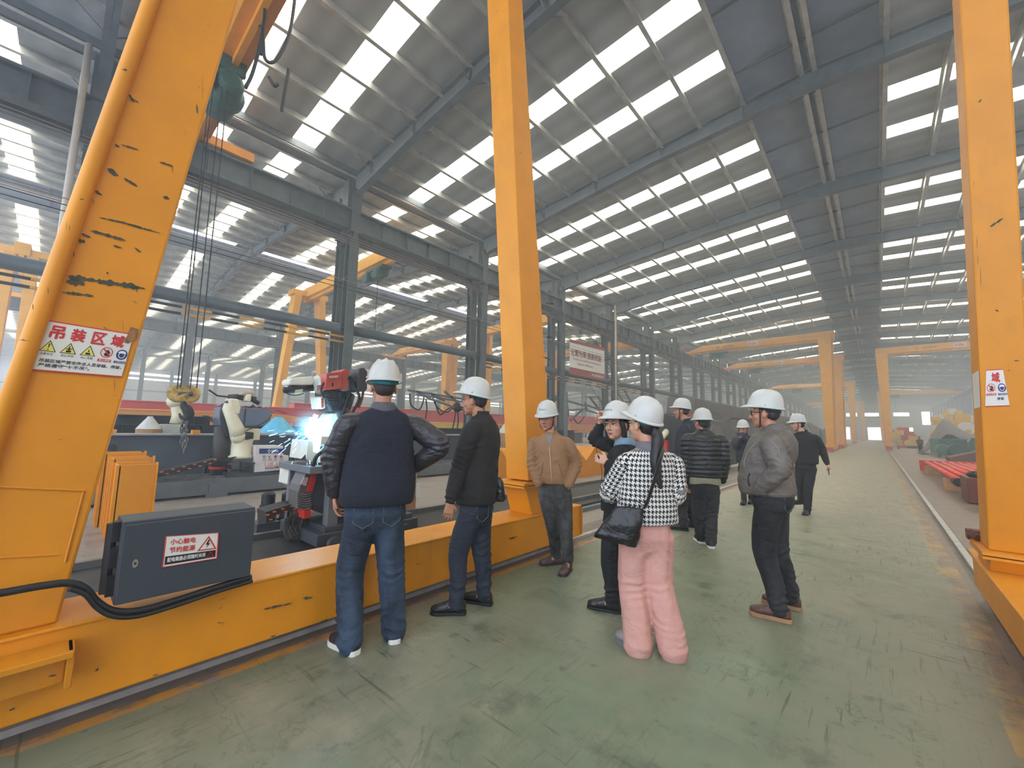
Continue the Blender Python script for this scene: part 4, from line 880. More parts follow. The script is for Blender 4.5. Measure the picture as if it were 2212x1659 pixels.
for i in range(n):
    for j in range(4): fs.append((i*5+j,(i+1)*5+j,(i+1)*5+j+1,i*5+j+1))
m.add(vs,fs); o=m.build('plastic_sheet',mat('plastic_film',(176,172,190),.25,0,.15,6),smooth=True); so=o.modifiers.new('s','SOLIDIFY'); so.thickness=.01; tag(o,'crumpled translucent plastic sheet on top of the grey cabinets','sheet')
# ------------------------------------------------ stacked crane booms in the middle hall
M_BR=mat('boom_red',(206,70,66),.45,0,.08,1); M_BO=mat('boom_orange',(226,150,60),.45,0,.08,1); M_BY=mat('boom_yellow',(232,196,70),.45,0,.1,1)
for i,(x,y0,y1,z0,z1,mm,l) in enumerate(((-24.,-3,9,1.3,2.06,M_BO,'orange crane boom lying above the dark beam at the left'),(-26.,-4,15.5,2.05,2.5,M_BR,'red crane boom behind the orange one at the left'),(-28.,10,37,1.3,2.9,M_BR,'long red crane boom with black stripes, behind the welding arc'),(-25.,14,34,1.0,1.9,M_BY,'yellow crane boom below the long red one'),(-30.,38,60,1.2,3.4,M_BR,'red crane boom right of the middle yellow leg'),(-27.,40,56,1.2,2.2,M_BO,'orange boom in front of the farther red one'))):
    r=T('crane_boom',l,'crane boom',(x,y0,0),'stored crane booms'); h=z1-z0
    m=MB().prism([(y0,z0+.1),(y0+1,z0),(y1-2,z0),(y1,z0+h*.55),(y1,z0+h*.8),(y1-1.5,z1),(y0,z1)],0,x-.45,x+.45).bb((x-.55,y0,z1-.08),(x+.5,y1-1.5,z1)); m.build('boom',mm,r,bevel=.03)
    m=MB()
    for k in (0,1): yy=y0+(y1-y0)*.62+k*.7; m.add([(x+.456,yy,z0+.1),(x+.456,yy+.25,z0+.1),(x+.456,yy-.35,z1-.2),(x+.456,yy-.6,z1-.2)],[(0,1,2,3)])
    m.build('stripe',M_BLACK,r)
    for yy in (y0+2,y1-3): MB().bb((x-.5,yy,0),(x+.5,yy+.4,z0)).build('trestle',M_DSTEEL,r)
# banners
b=Sign((-15.1,22.55,7.58),(-15.1,27.25,7.72),(-15.1,27.25,5.22),(-15.1,22.55,5.22),None,'banner',1.9,off=0); bo=b.o; tag(bo,'white banner with red bands and red slogan hanging between the columns','banner','slogan banners')
MR=mat('banner_red',(150,58,52),.6,0,.06,2); BR_=mat('banner_text',(132,50,44),.6,0,0)
b.poly([(0,0),(1,0),(1,.09),(0,.09)],MR,.01); b.poly([(0,.80),(1,.80),(1,1),(0,1)],MR,.01)
b.text('化繁为简 提高效益',.46,.36,.86,.20,BR_,.03,lift=.01); b.text('Simplify the cumbersome procedures',.48,.545,.80,.075,BR_,.01,lift=.01); b.text('Improve efficiency',.42,.67,.44,.085,BR_,.01,lift=.01); b.text('中铁工程机械有限公司',.78,.90,.36,.085,INKW,.01,lift=.015)
b=Sign((-44.8,22.4,8.2),(-44.8,28.9,8.2),(-44.8,28.9,6.3),(-44.8,22.4,6.3),None,'banner',3,off=0); tag(b.o,'long pale slogan banner on the runway behind the man in the varsity jacket','banner','slogan banners'); b.text('安全具备 质量第一',.5,.36,.9,.36,BR_,.02,lift=.01); b.text('Safety first quality foremost',.5,.72,.6,.14,BR_,.01,lift=.01); b.o.location+=V((0,0,0))
b=Sign((-58,68,6.6),(-58,76,6.6),(-58,76,3.6),(-58,68,3.6),None,'banner',3,off=0); tag(b.o,'small faint banner far away between man and yellow leg','banner','slogan banners'); b.text('创造价值',.5,.5,.8,.4,BR_,.02,lift=.01)
# jib boom with festooned cables behind man 1
r=T('jib_boom','thin dark lattice jib with hanging cables behind the men watching the robot','jib',(-8.8,5,0),'jibs with cables')
J=lambda x,y:onx(x,y,-8.8)
m=MB()
for a,b in (((880,843),(1000,862)),((900,852),(1000,868)),((930,862),(1005,888)),((1000,840),(1000,880)),((960,845),(1030,905)),((900,845),(930,862)),((930,850),(960,866))): m.bar(J(*a),J(*b),.05,.05)
m.build('boom',M_STEEL,r)
for pts in ([(885,850),(888,875),(905,885),(914,868),(916,850)],[(935,860),(945,880),(965,890),(985,875)],[(938,862),(950,895),(965,885),(975,880)],[(985,880),(982,905),(978,925)],[(987,880),(990,905),(987,930)],[(920,862),(922,885),(918,910)]):
    MB().tube(smooth_path([J(*q) for q in pts]),.018,6).build('hose',M_BLACK,r,smooth=True)
MB().ball(J(988,880),(.12,.15,.15),8).build('cable_knot',M_BLACK,r); MB().tube([(-8.9,J(1000,880).y+.3,0),(-8.9,J(1000,880).y+.3,2.6)],.06,8).build('mast',M_STEEL,r)
r=T('jib_boom','dark jib with ladder-like struts right of the tall middle yellow leg','jib',(-12.8,18,0),'jibs with cables'); J=lambda x,y:onx(x,y,-12.8)
m=MB()
for a,b in (((1222,865),(1265,877)),((1222,886),(1265,884)),((1265,874),(1302,888)),((1266,886),(1300,896)),((1265,870),(1265,886)),((1222,855),(1222,912)),((1260,884),(1232,908)),((1264,870),(1268,887))): m.bar(J(*a),J(*b),.09,.09)
m.build('boom',M_STEEL,r); MB().tube([(-12.8,J(1222,900).y,0),(-12.8,J(1222,900).y,3.6)],.12,8).build('mast',M_STEEL,r)
for pts in ([(1225,866),(1228,895),(1222,905)],[(1240,905),(1250,915),(1262,900)]): MB().tube(smooth_path([J(*q) for q in pts]),.03,6).build('hose',M_BLACK,r,smooth=True)
# service stair
r=T('stair','steel service stair between the dark columns right of the banner','stair',(-18.2,31,0)); m=MB()
for x in (-18.6,-17.8):
    m.bar((x,30.6,9.2),(x,37.2,4.4),.06,.22); m.bar((x,30.6,10.2),(x,37.2,5.4),.04,.04); m.bar((x,30.9,4.4),(x,37.2,.4),.06,.22); m.bar((x,30.9,5.4),(x,37.2,1.4),.04,.04)
m.build('stringer',M_STEEL,r); m=MB()
for k in range(20): t_=k/19; m.bb((-18.6,30.6+6.6*t_-.12,9.2-4.8*t_-.02),(-17.8,30.6+6.6*t_+.12,9.2-4.8*t_)); m.bb((-18.6,37.2-6.3*t_-.12,.4+4*t_),(-17.8,37.2-6.3*t_+.12,.42+4*t_))
m.build('tread',M_STEEL,r); MB().bb((-18.6,37.1,4.3),(-17.8,38.3,4.38)).bb((-18.6,30.,4.3),(-17.8,31.,4.38)).build('landing',M_STEEL,r)
# ------------------------------------------------ large dark fabricated sections along the left rail
MG=mat('weathered_steel_plate',(104,98,94),.6,.1,.18,.6); MDK=mat('dark_primer_steel',(36,38,40),.6,.1,.2,1)  # near-black steel colour for the tank, lower flange and one stack
r=T('steel_section','very long grey-brown box girder stored along the left of the aisle','steel section',(-8,50,0),'large dark sections left of the aisle')
m=MB().prism([(-7.1,2.5),(-7.0,3.25),(-8.5,3.4),(-8.6,2.4),(-8.3,.5),(-7.5,.5)],1,22.3,62); m.build('girder',MG,r,bevel=.02); 
MB().prism([(-7.04,2.4),(-7.0,2.5),(-8.6,2.5),(-8.6,2.4)],1,22.1,62).build('flange',MDK,r)
for y in (24,40,56): MB().bb((-8.4,y,0),(-7.4,y+.5,.5)).build('trestle',M_DSTEEL,r)
m=MB().prism([(23,2.5),(23,2.2),(26,2.0),(29,2.5)],0,-7.0,-6.95); m.build('doubler_plate',MG,r)
r=T('steel_section','dark boxy steel tank with angled plates behind the man in the puffer jacket','steel section',(-5.6,17,0),'large dark sections left of the aisle')
m=MB().prism([(-4.7,.15),(-4.6,1.15),(-5.1,2.0),(-6.3,2.2),(-6.5,.15)],1,15.5,20.3); m.build('tank',MDK,r,bevel=.02); MB().bb((-4.8,15.4,1.15),(-4.45,20.4,1.19)).build('flange',mat('flange_worn',(110,112,112),.5,.2,.2,2),r)
m=MB().prism([(15.8,1.19),(18.0,1.19),(17.4,1.75),(16.4,1.8)],0,-4.62,-4.58); m.build('gusset',MG,r)
for i,(y0,y1,h,x,l) in enumerate(((63,74,2.5,-6.8,'dark jagged stack of steel parts beyond the long girder'),(76,90,2.0,-6.5,'hazy low stack of dark steel parts before the third gantry'),(30,36,1.0,-5.6,'grey welded frame on the floor left of the first far gantry leg'),(43,46.5,.7,-5.2,'small concrete-grey block at the foot of the first far gantry'))):
    r=T('steel_section',l,'steel section',(x,y0,0),'large dark sections left of the aisle'); m=MB(); rr=random.Random(i); y=y0
    while y<y1: w=rr.uniform(.8,2.2); hh=h*rr.uniform(.6,1.1); m.bb((x-1.6,y,0),(x+rr.uniform(-.2,.5),min(y+w,y1),hh)); m.prism([(x-.6,hh),(x+.1,hh),(x-.2,hh+.5)],1,y+.1,min(y+w,y1)); y+=w+.15
    m.build('stack',MG if i!=1 else MDK,r)
r=T('steel_plate_offcut','small grey folded plate on the floor beside the puffer-jacket man','offcut',(-3.9,10.2,0)); MB().prism([(-4.1,0),(-3.6,0),(-3.75,.22),(-3.95,.35)],1,10.0,10.5).build('plate',M_GREY,r,bevel=.01)
# red device + cream robot near the navy man
W6=lambda x,y,d=0:onx(x,y,-6.0+d)
r=T('welding_robot','cream and red robot arm partly hidden behind the man in the navy jacket','welding robot',(-6.2,10.8,0),'welding robots')
MB().tube([W6(1428,948),W6(1440,932),W6(1452,925)],[.10,.12,.12],10).ball(W6(1447,915),.13,10).build('arm',M_CREAM,r,smooth=True); a=W6(1436,1000); b=W6(1450,950)
MB().bb((-6.3,a.y,0),(-5.9,b.y+.2,b.z)).build('base',M_RED,r,bevel=.02); MB().ball(W6(1445,905),(.2,.25,.22),8).build('hood',M_BLACK,r,smooth=True)
r=tag(MB().bb((-6.5,W6(1485,900,-.3).y,W6(1485,914,-.3).z),(-6.3,W6(1502,900,-.3).y,W6(1485,893,-.3).z)).build('wire_feeder_case',M_RED),'red feeder case above the dark tank between two helmets','feeder case'); r.data.name='c'
MB().bb((-6.55,r.data.vertices[0].co.y+.1,0),(-6.35,r.data.vertices[0].co.y+.3,r.data.vertices[0].co.z)).build('post',M_DSTEEL,r)
# small floor objects between tracks
o=tag(MB().box((-8.0,2.6,.03),(.06,.32,.06)).build('angle_offcut',mat('brass_bit',(150,120,70),.5,.3,0)),'small brownish steel offcut on the floor between the tracks','offcut')
r=tag(MB().bb((-9.2,13.2,.0),(-8.9,17,.55)).build('steel_channel',mat('channel_grey',(120,120,124),.4,.4,.1,2)),'grey steel channel lying right of the brown-jacket man','channel')
# ------------------------------------------------ right-hand storage side
for k in range(9):
    x=1.45+.23*k; r=T('red_tube','long red painted steel tube, number of a flat bundle on the right','tube',(x,20,0),'red tubes laid side by side on the right')
    r['label']='long red steel tube lying in the flat bundle right of the rail'
    MB().tube([(x,15.6+.15*k,.42),(x,24.4,.42)],.075,10).build('pipe',mat('tube_red',(226,84,66),.45,0,.15,3),r,smooth=True); MB().tube([(x,15.3+.15*k,.36),(x,15.75+.15*k,.36)],.11,10).build('end_fitting',M_BLACK,r)
r=T('pallet','yellowish timber rest under the red tubes','pallet',(2.3,16.6,0)); [MB().bb((1.3,yy,0),(3.6,yy+.3,.335)).build('timber',mat('timber',(206,160,110),.7,0,.2,5),r) for yy in (16.8,23.4)]; (lambda *a:0)('timber',mat('timber',(206,160,110),.7,0,.2,5),r)
r=T('red_bench','bright red flat frame behind the red tubes','frame',(2.6,25,0)); MB().bb((1.25,24.6,.05),(5.6,24.9,.5)).build('bar',mat('frame_red',(212,56,44),.5,0,.1,3),r)
r=T('crate','brown painted steel box left of the right-hand crane leg','box',(1.75,14.3,0)); MB().bb((1.44,14.0,.02),(2.4,15.0,.58)).build('body',mat('box_brown',(112,58,46),.6,0,.1,3),r,bevel=.01); m=MB()
for k in range(9): m.ball((1.5+R_.uniform(0,.8),14.1+R_.uniform(0,.7),.64),(R_.uniform(.08,.18),.14,.09),8)
m.build('dark_rags',M_BLACK,r,smooth=True)
r=T('tool_cabinet','small yellow cabinet touching the right-hand crane leg','cabinet',(1.75,12.7,0)); MB().bb((1.53,12.3,.05),(2.3,13.0,.66)).build('body',yellow_mat('yellow_cabinet',(206,176,70),.9,11,.7),r,bevel=.01); MB().bb((1.6,12.28,.3),(1.75,12.3,.5)).build('plate',M_BLACK,r)
def heap(name,label,cat,x0,x1,y0,y1,z1,mats,n,seed,group=None,smin=.3,smax=1.2):
    r=T(name,label,cat,((x0+x1)/2,(y0+y1)/2,0),group); rr=random.Random(seed)
    for i,mm in enumerate(mats):
        for k in range(max(1,n//len(mats))):
            m=MB(); q=[rr.uniform(smin,smax) for _ in range(3)]; zb=rr.uniform(0,max(.01,z1-q[2])); x=rr.uniform(x0,x1); y=rr.uniform(y0,y1); m.box((x,y,zb*.999+q[2]/2),q,Matrix.Rotation(rr.uniform(-.3,.3),3,'Z'))
            if k%3==0: m.v=[];m.f=[]; m.lathe([(0,-q[0]*.4),(q[2]*.5,-q[0]*.4),(q[2]*.5,q[0]*.4),(0,q[0]*.4)],(x,y,zb+q[2]/2),14,Matrix.Rotation(pi/2,3,'X'))
            m.build(('machine_frame','drum_part','housing')[k%3],mm,r,bevel=.03)
            if zb>.2: MB().bar((x,y,0),(x,y,zb+.05),.12,.12).build('post',mm,r)
    return r
MYH=mat('store_yellow',(230,188,62),.5,0,.12,2)
heap('green_machine','green machine bed standing beyond the red tubes','machine',2.9,5.6,42,45,1.5,[M_GREEN,mat('pale_green',(86,130,116),.5,0,.1,3)],9,1,None,.6,1.5)
r=T('pipe_stack','rusty brown plates leaning in front of the green machine','plates',(3.4,30,0)); MB().prism([(2.6,.05),(5.2,.05),(5.4,.9),(4.6,1.2),(2.5,.5)],1,29,30.6).build('plate',mat('rust_plate',(110,72,60),.7,.1,.2,3),r); MB().add([(5.0,29,.2),(5.3,28.9,.2),(5.2,28.9,1.7),(4.9,29,1.8)],[(0,1,2,3)]).build('pale_sheet',INKW,r)
for i,(x0,x1,y0,y1,h,l) in enumerate(((1.9,3.6,74,86,3.0,'yellow and red machine parts stored nearest the far right rail'),(4.3,6.6,56,64,3.4,'pile of yellow machine frames behind the grey tarpaulin'),(8,12,48,62,4.2,'large pile of yellow machine frames near the right columns'),(5.5,10,68,84,5.2,'tall hazy stack of yellow frames by the end'),(6.0,9.4,34,40,1.6,'low row of yellow and white parts behind the right crane leg'))):
    heap('frame_stack',l,'machine parts',x0,x1,y0,y1,h,[MYH,MYH,(M_RED if i%2==0 else INKW)],30 if i!=2 else 44,20+i,'stored yellow machine frames',.4,1.3)
r=T('tarpaulin','grey tarpaulin draped like a tent on the right side','tarpaulin',(4.3,51,0)); m=MB(); vs=[];fs=[]
for i in range(13):
    for j in range(7):
        u=i/12; v=j/6; x=2.6+4.6*u; h=(3.3*(1-abs(u-.35)/.65) if u>.35 else 3.3*u/.35*.8+.66*(u/.35))*max(.15,1-abs(v-.4)*1.1); vs.append((x,48.5+4.5*v,max(.02,h+.25*NZ.noise(V((u*5,v*4,1))))))
for i in range(12):
    for j in range(6): fs.append((i*7+j,(i+1)*7+j,(i+1)*7+j+1,i*7+j+1))
m.add(vs,fs); o=m.build('sheet',mat('tarp_grey',(128,120,118),.7,0,.12,1),r,smooth=True); so=o.modifiers.new('s','SOLIDIFY'); so.thickness=.03
r=T('floor_barrier','low red and black bar across the floor on the right','barrier',(2.6,66,0)); 
for k in range(4): MB().bb((1.6+k*.8,66,.1),(2.4+k*.8,66.2,.4)).build('segment',(M_RED,M_BLACK)[k%2],r)
MB().bb((1.6,66.05,0),(1.75,66.15,.1)).bb((4.5,66.05,0),(4.65,66.15,.1)).build('foot',M_BLACK,r)
# ------------------------------------------------ people
def remesh(mb,vox,smooth=4,fac=.6):
    me=mb.mesh(); o=bpy.data.objects.new('tmp',me); COL.objects.link(o)
    r=o.modifiers.new('r','REMESH'); r.mode='VOXEL'; r.voxel_size=vox; r.adaptivity=0
    if smooth: s=o.modifiers.new('s','SMOOTH'); s.iterations=smooth; s.factor=fac
    dg=bpy.context.evaluated_depsgraph_get(); dg.update(); out=bpy.data.meshes.new_from_object(o.evaluated_get(dg)); bpy.data.objects.remove(o)
    return out
def fin(me,name,m,parent,disp=None):
    if disp:
        me.update(); co=[(v.co.copy(),v.normal.copy()) for v in me.vertices]
        for v,(p,n) in zip(me.vertices,co): v.co=p+n*disp(p)
    me.update()
    for p in me.polygons: p.use_smooth=True
    me.name=name; off=rootloc(parent) if parent is not None else V((0,0,0))
    if off.length>0: me.transform(Matrix.Translation(-off))
    me.materials.clear(); return link(name,me,m,parent)
def rings(m,rs,n=20,e=2.5):  # rs: (centre, axisA, a, axisB, b[, forward offset])
    vs=[]
    for c,A,a,B,b in rs:
        for k in range(n):
            t=2*pi*k/n; ct,st=math.cos(t),math.sin(t)
            vs.append(c+A*(a*math.copysign(abs(ct)**(2/e),ct))+B*(b*math.copysign(abs(st)**(2/e),st)))
    fs=[(i*n+k,i*n+(k+1)%n,(i+1)*n+(k+1)%n,(i+1)*n+k) for i in range(len(rs)-1) for k in range(n)]
    fs+=[tuple(range(n))[::-1],tuple(range((len(rs)-1)*n,len(rs)*n))]; m.add(vs,fs)
def limb(m,pts,rr,n=16,sub=5,over=.0):
    p=smooth_path([V(q) for q in pts],sub); L=len(p); R=[]
    k=len(rr)-1
    for i in range(L):
        t=i/(L-1)*k; j=min(int(t),k-1); R.append(rr[j]+(rr[j+1]-rr[j])*(t-j))
    # rounded ends
    a=(p[0]-p[1]).normalized(); b=(p[-1]-p[-2]).normalized()
    P=[p[0]+a*R[0]*.9,p[0]+a*R[0]*.6]+p+[p[-1]+b*R[-1]*.6,p[-1]+b*R[-1]*.9]; RR=[R[0]*.3,R[0]*.75]+R+[R[-1]*.75,R[-1]*.3]
    m.tube(P,RR,n)
def hand(m,w,d,nrm,side,curl=.45,spread=.05,s=1.0,thumb=1.0,grip=0):
    """w wrist, d direction of palm, nrm out of the back of the hand, side +1 when the thumb lies towards d x nrm"""
    d=d.normalized(); nrm=(nrm-d*nrm.dot(d)).normalized(); lat=d.cross(nrm)*side
    rings(m,[(w-d*.02*s,lat,.027*s,nrm,.021*s),(w+d*.01*s,lat,.029*s,nrm,.020*s),(w+d*.035*s,lat,.036*s,nrm,.017*s),(w+d*.065*s,lat,.041*s,nrm,.0155*s),(w+d*.09*s,lat,.040*s,nrm,.013*s)],14,2.6)
    for i,(off,L) in enumerate(((.030,.072),(.0105,.080),(-.0095,.075),(-.029,.060))):
        p=w+d*(.083-.004*abs(i-1))*s+lat*off*s; a=curl*(.7+.12*i)+grip*(.3); dd=(d+lat*spread*(1.3-i)).normalized(); P=[p-dd*.01*s,p]; ang=0
        for q,l in enumerate((.45,.32,.27)):
            ang+=a*(.7 if q==0 else 1.0); v=dd*math.cos(ang)-nrm*math.sin(ang); P.append(P[-1]+v*L*l*s)
        m.tube(P,[.0095*s,.0098*s,.0092*s,.0085*s,.0066*s],8); m.ball(P[-1],.0066*s,6)
    p=w+d*.025*s+lat*.028*s; v=(d*.62+lat*.72*thumb-nrm*.25).normalized(); P=[p-v*.01*s,p,p+v*.034*s]; v2=(d*.9+lat*.25*thumb-nrm*.35).normalized(); P+=[P[-1]+v2*.030*s]; m.tube(P,[.013*s,.0135*s,.0115*s,.0085*s],8); m.ball(P[-1],.0085*s,6)
def frame(f,up=V((0,0,1))): # right, forward, up
    f=(f-up*f.dot(up)).normalized(); return f.cross(up),f,up
SKIN=mat('skin',(188,132,104),.5,0,.05,9); SKIN2=mat('skin_light',(204,152,124),.5,0,.05,9); LIP=mat('lip',(168,92,84),.5,0,0); HAIR=mat('hair_black',(26,22,22),.45,0,.2,40,bump=.2,stretch=(1,1,.15)); HAIRG=mat('hair_short',(52,44,42),.7,0,.3,60)
EYEW=mat('eye_white',(206,200,194),.3,0,0); EYEK=mat('eye_dark',(30,22,20),.25,0,0)
t=NT('helmet_white'); t.base(lin((196,197,192))); t.b.inputs['Roughness'].default_value=.32; t.bump(t.noise(30,2,.5),.05,.002); M_HAT=t.m
M_TEAL=mat('teal_liner',(32,120,132),.6,0,.15,12); M_TEALD=mat('teal_dark',(22,74,80),.6,0,.1,12); M_STRAP=mat('strap_black',(34,34,38),.6,0,0)
def hat(o,X,Y,Z,parent,logo=False,ribs=0,teal=M_TEALD,s=1.0,tilt=0,strap=True,chin=None):
    """hard hat at head centre o, axes X right, Y forward, Z up"""
    if tilt: q=Matrix.Rotation(tilt,3,X); Y2,Z2=q@Y,q@Z
    else: Y2,Z2=Y,Z
    c=o+Z*.045*s-Y*.004
    def P(x,y,z): return c+X*x*s+Y2*y*s+Z2*z*s
    n=48; m=MB(); vs=[]; prof=[(1.0,0),(1.0,.010),(.985,.028),(.95,.052),(.89,.079),(.80,.103),(.67,.124),(.49,.140),(.28,.149),(.1,.152)]
    def rim(a):
        x=math.sin(a);y=math.cos(a); return .110*x,(.132 if y>0 else .134)*y
    for k,(q,z) in enumerate(prof):
        for i in range(n):
            a=2*pi*i/n; x,y=rim(a); rx=x*q; ry=y*q
            dz=0
            if ribs and z>.05:
                u=rx/.05; dz=.013*max(0,math.cos(u*pi*2))*min(1,(z-.05)/.04)*(1 if abs(rx)<.088 else 0)
            elif not ribs and z>.08: dz=.006*max(0,math.cos(min(1,abs(rx)/.03)*pi/2))+(.004*max(0,1-abs(abs(rx)-.05)/.014))
            vs.append(P(rx,ry-.004*k/9,z+dz))
    top=len(vs); vs.append(P(0,0,.152+(.013 if ribs else .006)))
    fs=[(k*n+i,k*n+(i+1)%n,(k+1)*n+(i+1)%n,(k+1)*n+i) for k in range(len(prof)-1) for i in range(n)]+[((len(prof)-1)*n+i,(len(prof)-1)*n+(i+1)%n,top) for i in range(n)]
    m.add(vs,fs)
    # brim: gutter all round and peak in front, with underside and inside
    vs=[]
    for k,(g,z) in enumerate(((0,.012),(.006,.010),(.011,.002),(.011,-.006),(.004,-.004),(-.004,.004),(-.012,.05))):
        for i in range(n):
            a=2*pi*i/n; x,y=rim(a); L=math.hypot(x,y); pk=max(0,math.cos(a))**2.2; gg=g*(1+pk*3.6) if g>0 else g; drop=-.016*pk*max(0,g)/.011
            vs.append(P(x*(1+gg/L),y*(1+gg/L),z+drop))
    fs=[(k*n+i,k*n+(i+1)%n,(k+1)*n+(i+1)%n,(k+1)*n+i) for k in range(6) for i in range(n)]; m.add(vs,fs)
    h=m.build('hard_hat',M_HAT,parent,smooth=True); h['label']='white hard hat'
    for sx in (-1,1): MB().box(P(sx*.112,-.01,.022),(.008,.022,.014)).build('slot_cover',M_HAT,h,bevel=.003)
    m=MB(); vs=[]
    for (q,z) in ((.87,.02),(.86,-.03),(.80,-.034),(.80,.02)):
        for i in range(25):
            a=pi*.5+pi*i/24; x,y=rim(a); vs.append(P(x*q,y*q,z*(.4+.6*abs(math.cos(a)))))
    m.add(vs,[(k*25+i,k*25+i+1,((k+1)%4)*25+i+1,((k+1)%4)*25+i) for k in range(4) for i in range(24)]); m.build('liner_band',teal,h,smooth=True)
    if strap:
        ch=chin or (o+Y*.045-Z*.122)
        for sx in (-1,1): MB().tube(smooth_path([P(sx*.088,.030,.005),o+X*sx*.079+Y*.028-Z*.05,o+X*sx*.052+Y*.034-Z*.105,ch],4),.0055,6).build('chin_strap',M_STRAP,h,smooth=True)
    if logo:
        lm=mat('logo_grey',(92,112,112),.5,0,0); n_=12
        def S(u,v): a=-u/.12; x,y=rim(a); q=.955-.12*(v/.1); return P(x*q*1.03,y*q*1.03,.052+v)
        m=MB(); m.add([S(-.047,.008),S(-.036,.020),S(-.025,.008),S(-.036,-.004),S(-.041,.008),S(-.036,.014),S(-.031,.008),S(-.036,.002)],[(0,1,5,4),(1,2,6,5),(2,3,7,6),(3,0,4,7)]); m.build('logo_mark',lm,h)
        m=MB(); tv,tf_=textmesh('中铁工业',0); x0=min(p.x for p in tv);x1=max(p.x for p in tv);y0=min(p.y for p in tv);y1=max(p.y for p in tv)
        for du in (0,.0006,-.0006): m.add([S(-.020+du+(p.x-x0)/(x1-x0)*.062,.001+(p.y-y0)/(y1-y0)*.014) for p in tv],tf_)
        m.build('logo_lettering',lm,h)
    return h
def shoe(g,d,parent,style):
    """g ground centre of the foot, d horizontal direction of the toe"""
    L,up_m,sole_m,sh,kind=style; d=d.normalized(); x=d.cross(V((0,0,1))); n=16; m=MB(); ts=[(-.5,.014,.045,.004),(-.47,.030,.075,.0),(-.38,.037,.098,0),(-.26,.038,.105,0),(-.12,.038,.096,0),(.02,.040,.080,0),(.18,.045,.064,0),(.32,.045,.052,0),(.42,.037,.044,0),(.48,.022,.034,.002),(.5,.008,.022,.004)]
    vs=[]
    for (t_,w,h,zz) in ts:
        c=g+d*(t_*L)+x*(.004*math.sin((t_+.5)*pi))
        for k in range(n):
            a=2*pi*k/n; cx_,sz=math.cos(a),math.sin(a); hh=h if sz>0 else .004
            vs.append(c+x*(w*math.copysign(abs(cx_)**.8,cx_))+V((0,0,sh+zz+hh*(abs(sz)**.85)*(1 if sz>0 else -1)*(1 if sz>0 else .3))))
    fs=[(i*n+k,i*n+(k+1)%n,(i+1)*n+(k+1)%n,(i+1)*n+k) for i in range(len(ts)-1) for k in range(n)]+[tuple(range(n))[::-1],tuple(range((len(ts)-1)*n,len(ts)*n))]
    m.add(vs,fs); s=m.build('shoe',up_m,parent,smooth=True)
    m=MB(); out=[]
    for (t_,w,h,zz) in ts: out.append((t_*L*1.03,w+.005))
    pl=[g+d*a+x*b for a,b in out]+[g+d*a-x*b for a,b in out[::-1]]; N=len(pl)
    m.add([p+V((0,0,.001)) for p in pl]+[p+V((0,0,sh*1.05)) for p in pl],[tuple(range(N))[::-1],tuple(range(N,2*N))]+[(i,(i+1)%N,(i+1)%N+N,i+N) for i in range(N)]); m.build('sole',sole_m,s,bevel=.003)
    if kind=='lace':
        m=MB()
        for k in range(5):
            t_=-.10+k*.06; h=.096-.05*(t_+.12)/.3+sh; c=g+d*t_*L+V((0,0,h+.002)); m.tube([c-x*.020-V((0,0,.008)),c+V((0,0,.002)),c+x*.020-V((0,0,.008))],.0032,5)
        m.build('lace',up_m if sole_m==M_BLACK else INKW,s)
    return s
